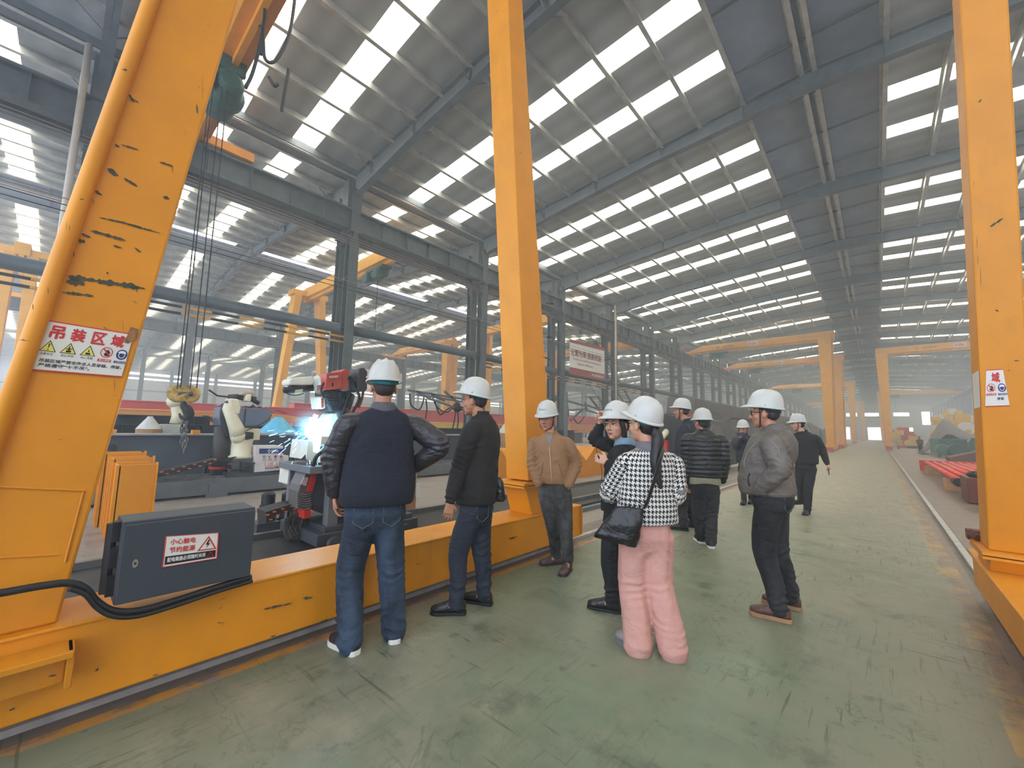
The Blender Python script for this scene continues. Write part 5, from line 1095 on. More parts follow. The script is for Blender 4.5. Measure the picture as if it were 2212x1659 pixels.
def person(label,hand_data,gnd,f,hd,neck,pel,arms,knees,feet,jk,tr,sh,vox=.0055,jv=.0105,group=None,name='person',skin=None,hair='short',hat_kw={},headf=None,face=False,extra=None,lean=0,headpitch=0,hs=1.07):
    G=onz(*gnd); vd=V((G.x,G.y,0)).normalized(); D=math.hypot(G.x,G.y); skin=skin or SKIN
    def P(x,y,d=0): r=ray(x,y); t=(D+d)/(r.x*vd.x+r.y*vd.y); return EYE+r*t
    rot=lambda a:(Matrix.Rotation(rad(a),3,'Z')@vd)
    X,Y,Z=frame(rot(f)); HX,HY,HZ=frame(rot(headf if headf is not None else f))
    if headpitch: q=Matrix.Rotation(rad(headpitch),3,HX); HY,HZ=q@HY,q@HZ
    N=P(*neck); B=P(*pel); H=P(*hd); o=V((G.x,G.y,0))
    sw=jk.get('sw',.185); sr=jk.get('sr',[.078,.064,.054]); S={s:N+X*s*sw-Z*(.040+sr[0]*.85)-Y*.01 for s in (-1,1)}; hips={s:B+X*s*.085 for s in (-1,1)}
    A={}
    for s in (-1,1):
        e,w=arms[s]; E=P(*e); W=P(*w); A[s]=(S[s],E,W)
    K={s:P(*knees[s]) for s in (-1,1)}
    F={}
    for s in (-1,1):
        fx=feet[s]; g=onz(fx[0],fx[1]); 
        F[s]=(g,rot(fx[2]),fx[3] if len(fx)>3 else 0)
    AN={s:F[s][0]-F[s][1]*.065+V((0,0,.10+F[s][2])) for s in (-1,1)}
    # --- one continuous body
    m=MB(); h=lambda x,y,z:H+(HX*x+HY*y+HZ*z)*hs
    HR=Matrix((HX,HY,HZ)).transposed()
    def eb(c,r,M=HR): m.ball(h(*c),tuple(q*hs for q in r),14,M)
    eb((0,-.012,.028),(.076,.094,.090)); eb((0,.022,-.030),(.070,.070,.078)); eb((0,.032,-.070),(.056,.052,.042)); eb((0,.064,-.098),(.022,.020,.018))
    for s in (-1,1):
        eb((s*.040,.052,-.028),(.028,.026,.028)); eb((s*.030,.080,.020),(.026,.012,.009)); eb((s*.082,-.004,-.012),(.010,.019,.030)); eb((s*.012,.092,-.036),(.009,.010,.008))
    m.tube([h(0,.084,.012),h(0,.100,-.012),h(0,.108,-.030),h(0,.098,-.040)],[.007*hs,.009*hs,.0135*hs,.010*hs],10)
    eb((0,.082,-.066),(.022,.012,.010)); 
    nb=N-Z*.05; m.tube([h(0,-.012,-.035),h(0,-.016,-.075),(h(0,-.02,-.10)+N)/2,nb],[.052,.054,.056,.066],14)
    aw,bw=.14,.095
    rings(m,[(B-Z*.10,X,.13,Y,.09),(B,X,.145,Y,.10),(B.lerp(N,.35),X,.125,Y,.09),(B.lerp(N,.7),X,.15,Y,.105),(B.lerp(N,.9),X,.14,Y,.08),(N,X,.06,Y,.05)],16,2.2)
    for s in (-1,1):
        a,e,w=A[s]; w=w if hand_data.get(s) else w.lerp(e,.25); limb(m,[a,e,w],[.040,.034,.025],12); limb(m,[hips[s],K[s],AN[s]],[.055,.042,.034],12); m.tube([AN[s],F[s][0]+V((0,0,.05+F[s][2])),F[s][0]+F[s][1]*.08+V((0,0,.045+F[s][2]))],[.036,.034,.022],10)
        hdn=hand_data.get(s)
        if hdn:
            dd,nn,kw=hdn; g=lambda v:(HX*0+rot(0).cross(Z)*v[0]+vd*v[1]+Z*v[2]); hand(m,w+g(dd).normalized()*.01,g(dd),g(nn),s*kw.pop('flip',1),**kw)
    me=remesh(m,vox,2,.5); body=fin(me,name,skin,None); body.location=o; me.transform(Matrix.Translation(-o)); tag(body,label,'person',group); R=body
    # --- face
    if face:
        for s in (-1,1):
            m=MB().ball(h(s*.031,.0795,.0),(.0145*hs,.008*hs,.0072*hs),12,HR); m.build('eye',EYEW,R,smooth=True); m=MB().ball(h(s*.031,.0862,.0),(.0055*hs,.003*hs,.0055*hs),10,HR); m.build('iris',EYEK,R,smooth=True)
            MB().tube([h(s*.016,.0895,.006),h(s*.030,.0915,.0095),h(s*.045,.082,.005)],[.002,.0028,.0018],6).build('eyelid',HAIR,R,smooth=True)
            MB().tube([h(s*.012,.093,.021),h(s*.030,.0935,.027),h(s*.050,.080,.021)],[.0035,.0045,.002],6,flat=.5).build('eyebrow',HAIR,R,smooth=True)
        MB().tube([h(-.022,.0855,-.066),h(-.010,.0945,-.0635),h(0,.0950,-.065),h(.010,.0945,-.0635),h(.022,.0855,-.066)],[.002,.0045,.004,.0045,.002],8).tube([h(-.019,.086,-.069),h(0,.0945,-.072),h(.019,.086,-.069)],[.002,.0055,.002],8).build('lips',LIP,R,smooth=True)
    # --- hair
    m=MB(); m.ball(h(0,-.022,.040),(.081*hs,.093*hs,.086*hs),16,HR)
    if hair=='short': m.ball(h(0,-.045,-.008),(.070*hs,.062*hs,.055*hs),14,HR)
    if hair=='ponytail':
        m.ball(h(0,-.045,-.005),(.076*hs,.068*hs,.07*hs),14,HR); p0=h(0,-.085,-.02); limb(m,[p0,p0-HY*.03-Z*.08,N-Y*.13-Z*.10,N-Y*.16-Z*.26+X*.02],[.03,.042,.040,.012])
    if hair=='long':
        m.ball(h(0,-.045,-.005),(.080*hs,.068*hs,.07*hs),14,HR); 
        for s in (-1,1): limb(m,[h(s*.070,.03,.03),h(s*.082,.015,-.04),h(s*.075,.0,-.12),h(s*.06,-.02,-.17)],[.022,.022,.024,.012])
        m.ball(h(0,.055,.055),(.055*hs,.032*hs,.02*hs),12,HR)
    fin(remesh(m,.007,2,.5),'hair',HAIR if hair!='short' else HAIRG,R,(lambda p:.0025*NZ.noise(V((p.x*60,p.y*60,p.z*12)))))
    hat(H,HX,HY,HZ,R,s=hs*.99,**hat_kw)
    # --- jacket
    J=jk; hem=P(*J['hem']) if 'hem' in J else B-Z*.02; ac,ah,bc,bh=J['w']; bel=J.get('belly',0)
    sp=[(0,ah*.97,bh*.97),(.06,ah*1.02,bh*1.02),(.22,ah*1.03,bh*1.03),(.45,(ah+ac)/2*1.02,(bh+bc)/2),(.66,ac*1.03,bc*1.04),(.80,ac*1.0,bc*.97),(.88,ac*.90,bc*.84),(.94,ac*.70,bc*.68),(.98,ac*.48,bc*.56),(1.02,.078,.075)]
    rs=[]
    top=N+Z*.01
    for t_,a,b in sp: rs.append((hem.lerp(top,t_)+Y*(bel*math.sin(min(1,t_/.7)*pi)*.6+(.0 if t_<.9 else -.01)),X,a,Y,b))
    folds=[]
    for s in (-1,1):
        a,e,w=A[s]; folds+=[(e,(w-a).normalized(),.12,.010,26),(w,(w-e).normalized(),.10,.007,34),(a-Z*.08-X*s*.03,(X*s*.7+Z).normalized(),.11,.008,22)]
    folds+=[(hem+Z*.07,Z,.16,.007,16),(hem.lerp(N,.42),(Z+X*.35).normalized(),.2,J.get('tf',.006),11)]
    amp=J.get('amp',.006); st=J.get('style','')
    def jd(p):
        d=amp*(NZ.noise(V((p.x*7,p.y*7,p.z*4+3)))+.5*NZ.noise(V((p.x*17,p.y*17,p.z*11))))
        for c,ax,r,am,fr in folds:
            q=(p-c); l=q.length/r
            if l<2: d+=am*J.get('ff',1)*math.exp(-l*l)*(.55+1.1*NZ.noise(p*7))*(1-2*abs(math.sin(pi*fr*.7*(q.dot(ax)+.07*NZ.noise(p*6)))))
        if st=='puffer': zz=(p.z+.012*NZ.noise(p*6))/.062; d+=.011*abs(math.sin(pi*zz))**.6-.006
        if st=='rib': pass
        return d
    slv=J.get('sleeve'); cuff=J.get('cuff',.046) 
    def sleeve(m,s):
        a,e,w=A[s]; ww=w-(w-e).normalized()*.012; a0=a-X*s*.085+Z*.022
        limb(m,[a0,a,a.lerp(e,.5)+X*s*.004,e,e.lerp(ww,.6),ww],[sr[0]*.72,sr[0]*.90,sr[0]*.92,sr[1],sr[2],cuff],16)
    m=MB(); rings(m,rs,28,2.3)
    if slv is None:
        for s in (-1,1): sleeve(m,s)
    jm=remesh(m,jv,5,.5); jo=fin(jm,'jacket',J['m'],R,jd)
    if slv is not None:
        for s in (-1,1):
            m=MB(); sleeve(m,s); fin(remesh(m,jv,3,.5),'sleeve',slv,jo,jd)
            e,w=A[s][1],A[s][2]; u=(w-e).normalized(); MB().tube([w-u*.06,w-u*.03,w],[cuff*1.05,cuff*.95,cuff*.86],16).build('cuff',J['m'],jo,smooth=True)
    cm=J.get('collar_m',J['m']); ck=J.get('collar','stand')
    if ck:
        ch_=.055 if ck=='stand' else .04; m=MB(); vs=[]; n=24; rrs=((.086,-.03),(.080,0),(.074,ch_*.6),(.073,ch_),(.066,ch_),(.062,0)) if ck!='fold' else ((.096,-.025),(.104,.0),(.080,.045),(.074,.05),(.066,.045),(.062,0))
        cc=N-Y*.006
        for rr_,z in rrs:
            for i in range(n):
                a=2*pi*i/n; op=J.get('open',0)*max(0,math.cos(a))**3; vs.append(cc+X*rr_*math.sin(a)*.98+Y*rr_*math.cos(a)*1.0+Z*(z-.035*max(0,math.cos(a))-op*z*.4)+Y*(.012 if z>.03 else 0))
        m.add(vs,[(k*n+i,k*n+(i+1)%n,(k+1)*n+(i+1)%n,(k+1)*n+i) for k in range(5) for i in range(n)]); m.build('collar',cm,jo,smooth=True)
    if 'band' in J: # knitted hem band
        m=MB(); vs=[]; n=36
        for q,z in ((1.0,.055),(1.015,.03),(1.0,-.01),(.96,-.03),(.9,-.03)):
            for i in range(n):
                a=2*pi*i/n; ct,sn=math.cos(a),math.sin(a); vs.append(hem+X*ah*1.0*q*math.copysign(abs(ct)**.87,ct)+Y*(bh*1.0*q*math.copysign(abs(sn)**.87,sn))+Z*z)
        m.add(vs,[(k*n+i,k*n+(i+1)%n,(k+1)*n+(i+1)%n,(k+1)*n+i) for k in range(4) for i in range(n)]); m.build('hem_band',J['band'],jo,smooth=True)
    # --- trousers
    T_=tr; rl=T_['r']; m=MB(); wt=T_.get('w',(.17,.12))
    rings(m,[(B-Z*.16,X,wt[0]*.70,Y,wt[1]*.55),(B-Z*.11,X,wt[0]*.92,Y,wt[1]*.80),(B-Z*.03,X,wt[0],Y,wt[1]),(B+Z*.06,X,wt[0]*.93,Y,wt[1]*.93),(B+Z*.10,X,wt[0]*.88,Y,wt[1]*.88)],24,2.3)
    for s in (-1,1):
        hp=hips[s]-Z*.03; a=AN[s]-V((0,0,T_.get('drop',.03))); limb(m,[hp,hp.lerp(K[s],.5)+Y*.01,K[s],K[s].lerp(a,.55)-Y*.008,a],[rl[0],rl[0]*.92,rl[1],rl[2],rl[3]],18)
    tf=[]
    for s in (-1,1): tf+=[(K[s]-Y*.04,Z,.12,.008,20),(AN[s]+Z*.06,Z,.13,T_.get('stack',.012),20),(hips[s]-Z*.12,(Z+X*s).normalized(),.12,.007,16)]
    def td(p):
        d=T_.get('vf',.006)*NZ.noise(V((p.x*13,p.y*13,p.z*2.4)))+.003*NZ.noise(V((p.x*24,p.y*24,p.z*14)))
        for c,ax,r,am,fr in tf:
            q=p-c; l=q.length/r
            if l<2: d+=am*math.exp(-l*l)*(.45+1.2*NZ.noise(p*6+V((5,0,0))))*(1-2*abs(math.sin(pi*fr*.75*(q.dot(ax)+.08*NZ.noise(p*6)))))
        return d
    tm=remesh(m,jv,4,.5); to=fin(tm,'trousers',T_['m'],R,td)
    for s in (-1,1): 
        if F[s][2]==0: shoe(F[s][0],F[s][1],R,sh)
        else: q=shoe(F[s][0],F[s][1],R,sh); q.location.z+=F[s][2]
    return dict(o=R,P=P,X=X,Y=Y,Z=Z,N=N,B=B,H=H,A=A,K=K,F=F,hem=hem,jk=jo,tr=to,rot=rot,HX=HX,HY=HY,HZ=HZ)
def cloth(name,c,rough=.85,sc=60,b=.3,var=.12,sheen=.0,metal=0):
    if name in _M: return _M[name]
    t=NT(name); c=lin(c); t.b.inputs['Roughness'].default_value=rough; n=t.noise(sc,3,.6); n2=t.noise(5,4,.6)
    cr_=t.noise(5.5,3,.55,t.coord(scale=(1,1,1.5)),.5); cr_=t.math('ABSOLUTE',t.math('SUBTRACT',cr_,.5))
    t.base(t.ramp(t.math('ADD',t.math('MULTIPLY',n,.35),t.math('MULTIPLY',n2,.65)),[(.3,tuple(x*(1-var*1.5) for x in c[:3])+(1,)),(.7,tuple(min(1,x*(1+var)) for x in c[:3])+(1,))])); t.bump(t.math('ADD',t.math('MULTIPLY',n,.05),t.math('MULTIPLY',cr_,-1 if 0 else 1)),.55 if rough>.6 else .8,.035); _M[name]=t.m; return t.m
def denim(name,c1,c2,sc=4):
    if name in _M: return _M[name]
    t=NT(name); t.b.inputs['Roughness'].default_value=.85; n=t.noise(sc,5,.6,t.coord(scale=(1,1,.45))); w=t.noise(90,2,.5,t.coord(scale=(1,1,.25))); col=t.ramp(n,[(.38,lin(c1)),(.66,lin(c2))]); cr_=t.math('ABSOLUTE',t.math('SUBTRACT',t.noise(4.5,3,.5,t.coord(scale=(1,1,2.2)),.3),.5)); t.base(t.mix(t.math('MULTIPLY',w,.35),t.mix(t.ramp(cr_,[(.0,.22),(.04,0.0)]),col,lin(c2)),lin(c1))); t.bump(t.math('ADD',t.math('MULTIPLY',w,.04),cr_),.75,.035); _M[name]=t.m; return t.m
J_NAVY=cloth('navy_knit',(28,32,46),.9); J_LEA=cloth('dark_leather',(44,42,48),.36,18,.35,.25); J_BLK=cloth('black_suede',(34,31,31),.85); J_TAN=cloth('tan_suede',(148,110,76),.8,80,.2,.08); J_DN=cloth('navy_coat',(34,36,50),.7)
J_GREY=cloth('grey_leather',(104,98,92),.55,24,.4,.22); J_PUF=cloth('puffer_black',(28,31,32),.38,10,.15,.15); J_BLK2=cloth('black_wool',(30,30,32),.9); D_BLUE=denim('blue_jeans',(26,36,52),(62,82,104)); D_DARK=denim('dark_jeans',(24,30,42),(44,52,66)); D_BLK=denim('black_washed_jeans',(34,35,36),(96,94,92),5); D_BLK2=denim('black_jeans',(24,25,28),(50,50,54)); T_PINK=cloth('pink_corduroy',(204,152,140),.9,50,.25,.05); T_BLK=cloth('black_trousers',(26,27,30),.8)
# houndstooth weave from a wrap-around UV
t=NT('houndstooth'); uv=t.new('ShaderNodeUVMap'); s_=t.sep(uv.outputs[0]); fl_=lambda x:t.math('FLOOR',x); md=lambda a,b:t.math('FLOORED_MODULO',a,b)
i_=fl_(t.math('MULTIPLY',s_[0],8/.034)); j_=fl_(t.math('MULTIPLY',s_[1],8/.034)); tw=t.math('LESS_THAN',md(t.math('ADD',i_,j_),4),2); wi=t.math('LESS_THAN',md(i_,8),4); wj=t.math('LESS_THAN',md(j_,8),4)
v_=t.math('ADD',t.math('MULTIPLY',tw,wi),t.math('MULTIPLY',t.math('SUBTRACT',1,tw),wj)); t.base(t.mix(v_,lin((222,220,214)),lin((18,18,20)))); t.b.inputs['Roughness'].default_value=.9; t.bump(t.noise(120,3,.6),.4,.003); M_HOUND=t.m
S_BK=(.285,cloth('shoe_black_leather',(30,28,28),.35,20,.15,.1),M_BLACK,.022,'lace'); S_SN=(.29,cloth('sneaker_black',(40,38,42),.5,20,.15,.1),mat('sole_white',(226,224,216),.6,0,.05,9),.032,'lace'); S_BR=(.29,cloth('shoe_brown',(96,62,52),.45,20,.2,.15),mat('sole_tan',(168,132,96),.7,0,.1,9),.032,'lace'); S_LO=(.27,cloth('loafer_brown',(84,64,62),.5,20,.2,.15),M_BLACK,.014,''); S_GR=(.25,cloth('sneaker_grey',(150,146,144),.6,20,.2,.15),mat('sole_grey',(112,110,112),.7,0,.05,9),.034,'lace'); S_BW=(.27,cloth('sneaker_black2',(40,42,44),.6,20,.3,.3),mat('sole_white',(226,224,216)),.03,'lace')
D_=(0,0,-1)
# hand_data: side -> (direction, back-of-hand normal) as (image-right, away, up)
p1=person('person in navy jacket with leather sleeves and blue jeans, back turned, watching the arc',{-1:((.10,.05,-1),(-1,.1,0),dict(curl=.55))},(795,1392),8,(829,838),(829,884),(812,1098),
  {-1:((722,988,0),(724,1068,.02)),1:((950,962,-.02),(890,1012,.10))},{-1:(757,1235,.02),1:(845,1228,.02)},{-1:(742,1402,38),1:(848,1372,5)},
  dict(m=J_NAVY,sleeve=J_LEA,w=(.225,.255,.150,.165),hem=(815,1078),sw=.235,band=cloth('navy_rib',(26,30,42),.95,140,.6),collar_m=cloth('grey_collar',(86,86,92),.9),sr=[.098,.085,.075],cuff=.055,collar='fold',tf=.004),
  dict(m=D_BLUE,r=[.115,.095,.088,.086],w=(.215,.135),drop=.045,stack=.014),S_SN,hat_kw=dict(ribs=1,teal=M_TEAL,strap=False),face=False,vox=.005)
p2=person('person in black suede jacket and dark jeans in left profile, shoulder bag behind the hip',{-1:((-.12,.0,-1),(.2,-1,0),dict(curl=.5))},(985,1318),62,(1024,866),(1040,902),(1030,1092),
  {-1:((992,1010,-.16),(973,1082,-.22)),1:((1052,1010,.22),(1030,1075,.3))},{-1:(990,1195,-.02),1:(1040,1190,.05)},{-1:(968,1326,84),1:(1030,1302,62)},
  dict(m=J_BLK,w=(.190,.185,.165,.165),hem=(1028,1078),sw=.19,sr=[.088,.072,.062],band=cloth('black_rib',(30,28,28),.95,140,.5)),
  dict(m=D_DARK,r=[.105,.082,.070,.066],w=(.18,.135),drop=.02),S_BK,hat_kw=dict(strap=False,tilt=.28),headf=72,headpitch=-4,face=True,vox=.005)
p3=person('person in tan suede jacket and washed black jeans facing the camera, hands in pockets',{},(1205,1232),170,(1182,905),(1190,937),(1199,1062),
  {1:((1150,1002,.0),(1164,1048,-.13)),-1:((1245,1002,.0),(1228,1052,-.13))},{1:(1193,1128,-.04),-1:(1222,1130,-.03)},{1:(1190,1219,112),-1:(1222,1238,160)},
  dict(m=J_TAN,w=(.180,.180,.135,.150),hem=(1199,1044),sw=.19,sr=[.076,.064,.056],open=1,belly=.02,collar='stand',ff=1.3),
  dict(m=D_BLK,r=[.105,.080,.066,.060],w=(.185,.135),drop=.0,stack=.010),S_LO,hat_kw=dict(logo=True),headf=160,headpitch=-6,face=True,vox=.0048,skin=SKIN)
p4=person('person in black coat raising one hand to the hat brim, looking at the camera',{1:((.12,.0,1),(-.4,.6,.2),dict(curl=.75,grip=1,flip=1)),-1:((-.8,.1,.35),(0,-1,.2),dict(curl=.9,grip=1,flip=-1))},(1310,1322),75,(1332,918),(1350,957),(1335,1118),
  {1:((1284,950,.12),(1296,918,.10)),-1:((1335,1040,-.22),(1314,1000,-.20))},{-1:(1318,1215,-.02),1:(1335,1212,.1)},{-1:(1306,1318,80),1:(1335,1312,78)},
  dict(m=J_BLK2,w=(.18,.19,.135,.14),hem=(1335,1100),sw=.165,sr=[.070,.060,.052],collar='fold',collar_m=cloth('denim_collar',(120,150,170),.8)),
  dict(m=T_BLK,r=[.095,.075,.065,.062],w=(.165,.12)),S_BK,hat_kw=dict(logo=True,strap=False,tilt=.12),hair='long',headf=142,face=True,vox=.0048,skin=SKIN2)
p5=person('person in houndstooth jacket and wide pink trousers with a long black ponytail',{},(1400,1402),18,(1390,918),(1402,968),(1394,1148),
  {-1:((1316,1066,.05),(1352,1062,.28)),1:((1461,1068,.03),(1432,1090,.22))},{-1:(1366,1265,.0),1:(1424,1262,.02)},{-1:(1362,1400,48),1:(1444,1408,22)},
  dict(m=M_HOUND,w=(.19,.205,.135,.15),hem=(1396,1128),sw=.17,sr=[.080,.070,.062],collar='fold',collar_m=cloth('hood_grey',(112,108,114),.9)),
  dict(m=T_PINK,r=[.112,.098,.096,.100],w=(.180,.13),drop=.055,stack=.006,vf=.012),S_GR,hat_kw=dict(strap=False,teal=M_TEAL,tilt=.38),hair='ponytail',headf=52,vox=.0055,face=True,skin=SKIN2)
p6=person('person in dark navy coat in left profile, standing behind the puffer-jacket person',{-1:((-.02,0,-1),(.3,-1,0),dict(curl=.5))},(1478,1141),78,(1472,888),(1484,912),(1482,1040),
  {-1:((1472,988,-.24),(1466,1056,-.26)),1:((1488,985,.25),(1476,1050,.3))},{-1:(1474,1098,-.03),1:(1486,1096,.1)},{-1:(1466,1145,84),1:(1490,1138,70)},
  dict(m=J_DN,w=(.21,.20,.165,.16),hem=(1480,1050),sw=.19,sr=[.088,.075,.062]),dict(m=T_BLK,r=[.10,.08,.07,.07],w=(.175,.13)),S_BK,hat_kw=dict(tilt=.14),headf=88,face=True,vox=.006)
p7=person('person in black quilted puffer jacket with beige shirt tail, back to the camera',{-1:((.05,0,-1),(-1,.2,0),dict(curl=.6))},(1522,1176),8,(1517,914),(1521,932),(1524,1055),
  {-1:((1481,992,.0),(1482,1040,-.02)),1:((1565,992,0),(1559,1040,.05))},{-1:(1510,1112,0),1:(1536,1115,0)},{-1:(1511,1170,20),1:(1534,1180,8)},
  dict(m=J_PUF,w=(.225,.22,.155,.155),hem=(1522,1030),sw=.21,style='puffer',sr=[.094,.082,.070],amp=.003,ff=.4,cuff=.055),dict(m=D_BLK2,r=[.105,.085,.075,.072],w=(.185,.135)),S_BW,hat_kw=dict(strap=False),headf=35,vox=.006)
p8=person('person in grey leather jacket, black jeans and brown boots in left profile, hand in pocket',{},(1672,1328),80,(1652,893),(1672,928),(1668,1072),
  {-1:((1686,1015,-.27),(1634,1062,-.22)),1:((1652,1015,.25),(1628,1060,.3))},{-1:(1652,1192,-.04),1:(1680,1190,.1)},{-1:(1664,1336,86),1:(1688,1310,84)},
  dict(m=J_GREY,w=(.200,.200,.185,.210),hem=(1658,1068),sw=.205,sr=[.096,.082,.070],collar='fold',belly=.05,amp=.008,ff=1.3),
  dict(m=D_BLK2,r=[.115,.090,.076,.070],w=(.195,.165),drop=.01,stack=.016),S_BR,hat_kw=dict(tilt=.14),headf=84,face=True,vox=.005)
p9=person('person in open black jacket walking along the aisle, phone in the lowered hand',{-1:((.4,0,-1),(.9,-.3,.3),dict(curl=.9,grip=1,flip=-1))},(1738,1110),155,(1723,917),(1735,934),(1740,1008),
  {-1:((1775,968,.0),(1787,1002,-.05)),1:((1706,968,.0),(1712,1000,.12))},{-1:(1746,1058,-.10),1:(1727,1052,.08)},{-1:(1742,1112,165),1:(1727,1104,140,.13)},
  dict(m=J_BLK2,w=(.22,.225,.15,.15),hem=(1738,1002),sw=.195,sr=[.082,.07,.06],open=1),dict(m=T_BLK,r=[.10,.078,.066,.064],w=(.175,.13)),S_BK,hat_kw=dict(),headf=112,face=True,vox=.007,jv=.013,skin=SKIN2)
p10=person('person in dark jacket farther back, lifting a phone in both hands to the face',{1:((.25,-.2,1),(0,1,.2),dict(curl=.8,grip=1)),-1:((-.25,-.2,1),(0,1,.2),dict(curl=.8,grip=1))},(1614,1088),172,(1605,927),(1608,941),(1613,1008),
  {1:((1591,965,-.1),(1599,948,-.22)),-1:((1627,962,-.1),(1604,943,-.22))},{1:(1606,1050,0),-1:(1622,1050,0)},{1:(1606,1090,170),-1:(1622,1088,170)},
  dict(m=J_DN,w=(.20,.19,.14,.14),hem=(1612,1000),sw=.18,sr=[.08,.068,.058]),dict(m=T_BLK,r=[.09,.072,.062,.06],w=(.165,.12)),S_BK,hat_kw=dict(),face=True,vox=.008,jv=.015)
p11=person('distant worker in brown work clothes bending slightly on the right storage side',{},(1988,979),20,(1985,944),(1986,949),(1988,961),
  {-1:((1982,954,0),(1981,959,0)),1:((1991,954,0),(1992,960,0))},{-1:(1986.5,970,0),1:(1990,970,0)},{-1:(1986,979,20),1:(1990,979,20)},
  dict(m=cloth('work_brown',(92,60,50),.8),w=(.22,.22,.16,.16),hem=(1988,960),sw=.2),dict(m=T_BLK,r=[.1,.08,.07,.07]),S_BK,hat_kw=dict(strap=False),vox=.02,jv=.03)
# houndstooth UVs: wrap around spine or sleeve
def wrap_uv(pd):
    me=pd['jk'].data; off=rootloc(pd['jk']); uv=me.uv_layers.new(name='wrap'); A=pd['A']; X,Y,Z=pd['X'],pd['Y'],pd['Z']; c0=(pd['hem']+pd['N'])/2
    info=[]
    for v in me.vertices:
        p=v.co+off; best=('t',0)
        d=p-c0; lat=abs(d.dot(X)); 
        for s in (-1,1):
            a,e,w=A[s]
            for (q,r_) in ((a.lerp(e,.15),e),(e,w)):
                ax=(r_-q); L=ax.length; u=ax/L; tt=max(0,min(L,(p-q).dot(u))); dist=(p-q-u*tt).length
                if dist<.088 and (lat>.17 or tt>L*.5): best=('s',(s,q,u,tt)); 
        info.append(best)
    for poly in me.polygons:
        kinds=[info[i] for i in poly.vertices]; k0=kinds[0]
        us=[]
        for i in poly.vertices:
            p=me.vertices[i].co+off
            if k0[0]=='t': d=p-c0; ang=math.atan2(d.dot(X),-d.dot(Y)); us.append((ang*.20,d.dot(Z),.20))
            else:
                s,q,u,tt=k0[1]; d=p-q; e1=(-Y-u*(-Y).dot(u)).normalized(); e2=u.cross(e1); ang=math.atan2(d.dot(e2),d.dot(e1)); us.append((ang*.072,-d.dot(u),.072))
        r_=us[0][2]; a0=us[0][0]
        for li,(a,b,_) in zip(poly.loop_indices,us):
            if a-a0>pi*r_: a-=2*pi*r_
            if a0-a>pi*r_: a+=2*pi*r_
            uv.data[li].uv=(a,b)
wrap_uv(p5)
# tee and zip of the tan jacket
X,Y,Z,N,hem=p3['X'],p3['Y'],p3['Z'],p3['N'],p3['hem']
def front(pd,pts,w,name,m,lift=.004):  # strip that follows the front of a jacket
    jo=pd['jk']; off=rootloc(jo); L=[];
    for (u,t_) in pts:
        o_=pd['hem'].lerp(pd['N'],t_)+pd['X']*u+pd['Y']*.6; hit,loc,nn,_=jo.ray_cast(o_-off,-pd['Y']); L.append((loc+off+nn*lift) if hit else o_-pd['Y']*.45)
    mb=MB(); mb.tube(L,w,6,flat=.5); return mb.build(name,m,jo,smooth=True)
bpy.context.view_layer.update()
front(p3,[(.0,t_/14*.74+.02) for t_ in range(15)],.0035,'zip',mat('zip_brass',(206,184,130),.35,.6,0))
m=MB(); jo=p3['jk']; off=rootloc(jo); pts=[]
for (u,t_) in ((0,.76),(-.022,.86),(-.034,.95),(-.03,1.0),(.03,1.0),(.034,.95),(.022,.86)):
    o_=hem.lerp(N,t_)+X*u+Y*.6; hit,loc,nn,_=jo.ray_cast(o_-off,-Y); pts.append((loc+off+nn*.006) if hit else N+X*u+Y*.075+Z*(.01))
m.add(pts,[tuple(range(len(pts)))]); m.build('tee_front',cloth('grey_tee',(128,128,134),.9),jo)
front(p3,[(-.12,.16),(-.10,.30),(-.085,.42)],.003,'pocket_seam',mat('seam_dark',(96,70,48),.8,0,0)); front(p3,[(.12,.16),(.10,.30),(.085,.42)],.003,'pocket_seam',mat('seam_dark',(96,70,48),.8,0,0))
def side(pd,pts,w,name,m,sg=-1,lift=.003):  # strip that follows the flank of a jacket; (along facing, height fraction)
    jo=pd['jk']; off=rootloc(jo); L=[]
    for (u,t_) in pts:
        o_=pd['hem'].lerp(pd['N'],t_)+pd['Y']*u+pd['X']*sg*.7; hit,loc,nn,_=jo.ray_cast(o_-off,-pd['X']*sg)
        if hit: L.append(loc+off+nn*lift)
    if len(L)>2: return MB().tube(L,w,6,flat=.5).build(name,m,jo,smooth=True)
SM=mat('seam_grey',(150,140,126),.7,0,0); SK=mat('seam_black',(30,28,28),.7,0,0)
side(p8,[(-.16+.028*k,.06) for k in range(13)],.0028,'hem_seam',SM); side(p8,[(.10,.14),(.115,.2),(.12,.27),(.11,.33)],.008,'pocket_zip',SK); side(p8,[(-.10,.62),(-.09,.72),(-.05,.80),(.02,.83),(.08,.80)],.0028,'shoulder_seam',SM)
side(p8,[(.16,.40),(.17,.50),(.16,.60),(.13,.70),(.09,.80)],.003,'front_seam',SM); side(p2,[(-.12+.028*k,.09) for k in range(10)],.0025,'hem_seam',SK)
side(p6,[(.10,.2),(.12,.35),(.11,.5)],.003,'front_seam',SK)
# shirt tail of the puffer person
m=MB(); vs=[]
for q,z in ((.93,.04),(.98,-.03),(1.0,-.085),(.97,-.09),(.9,.0)):
    for i in range(24): a=2*pi*i/24; vs.append(p7['hem']+p7['X']*.205*q*math.cos(a)+p7['Y']*.145*q*math.sin(a)+Z*(z+.012*math.sin(a*3)))
m.add(vs,[(k*24+i,k*24+(i+1)%24,(k+1)*24+(i+1)%24,(k+1)*24+i) for k in range(4) for i in range(24)]); m.build('shirt_tail',cloth('khaki_shirt',(150,146,120),.9),p7['o'],smooth=True)
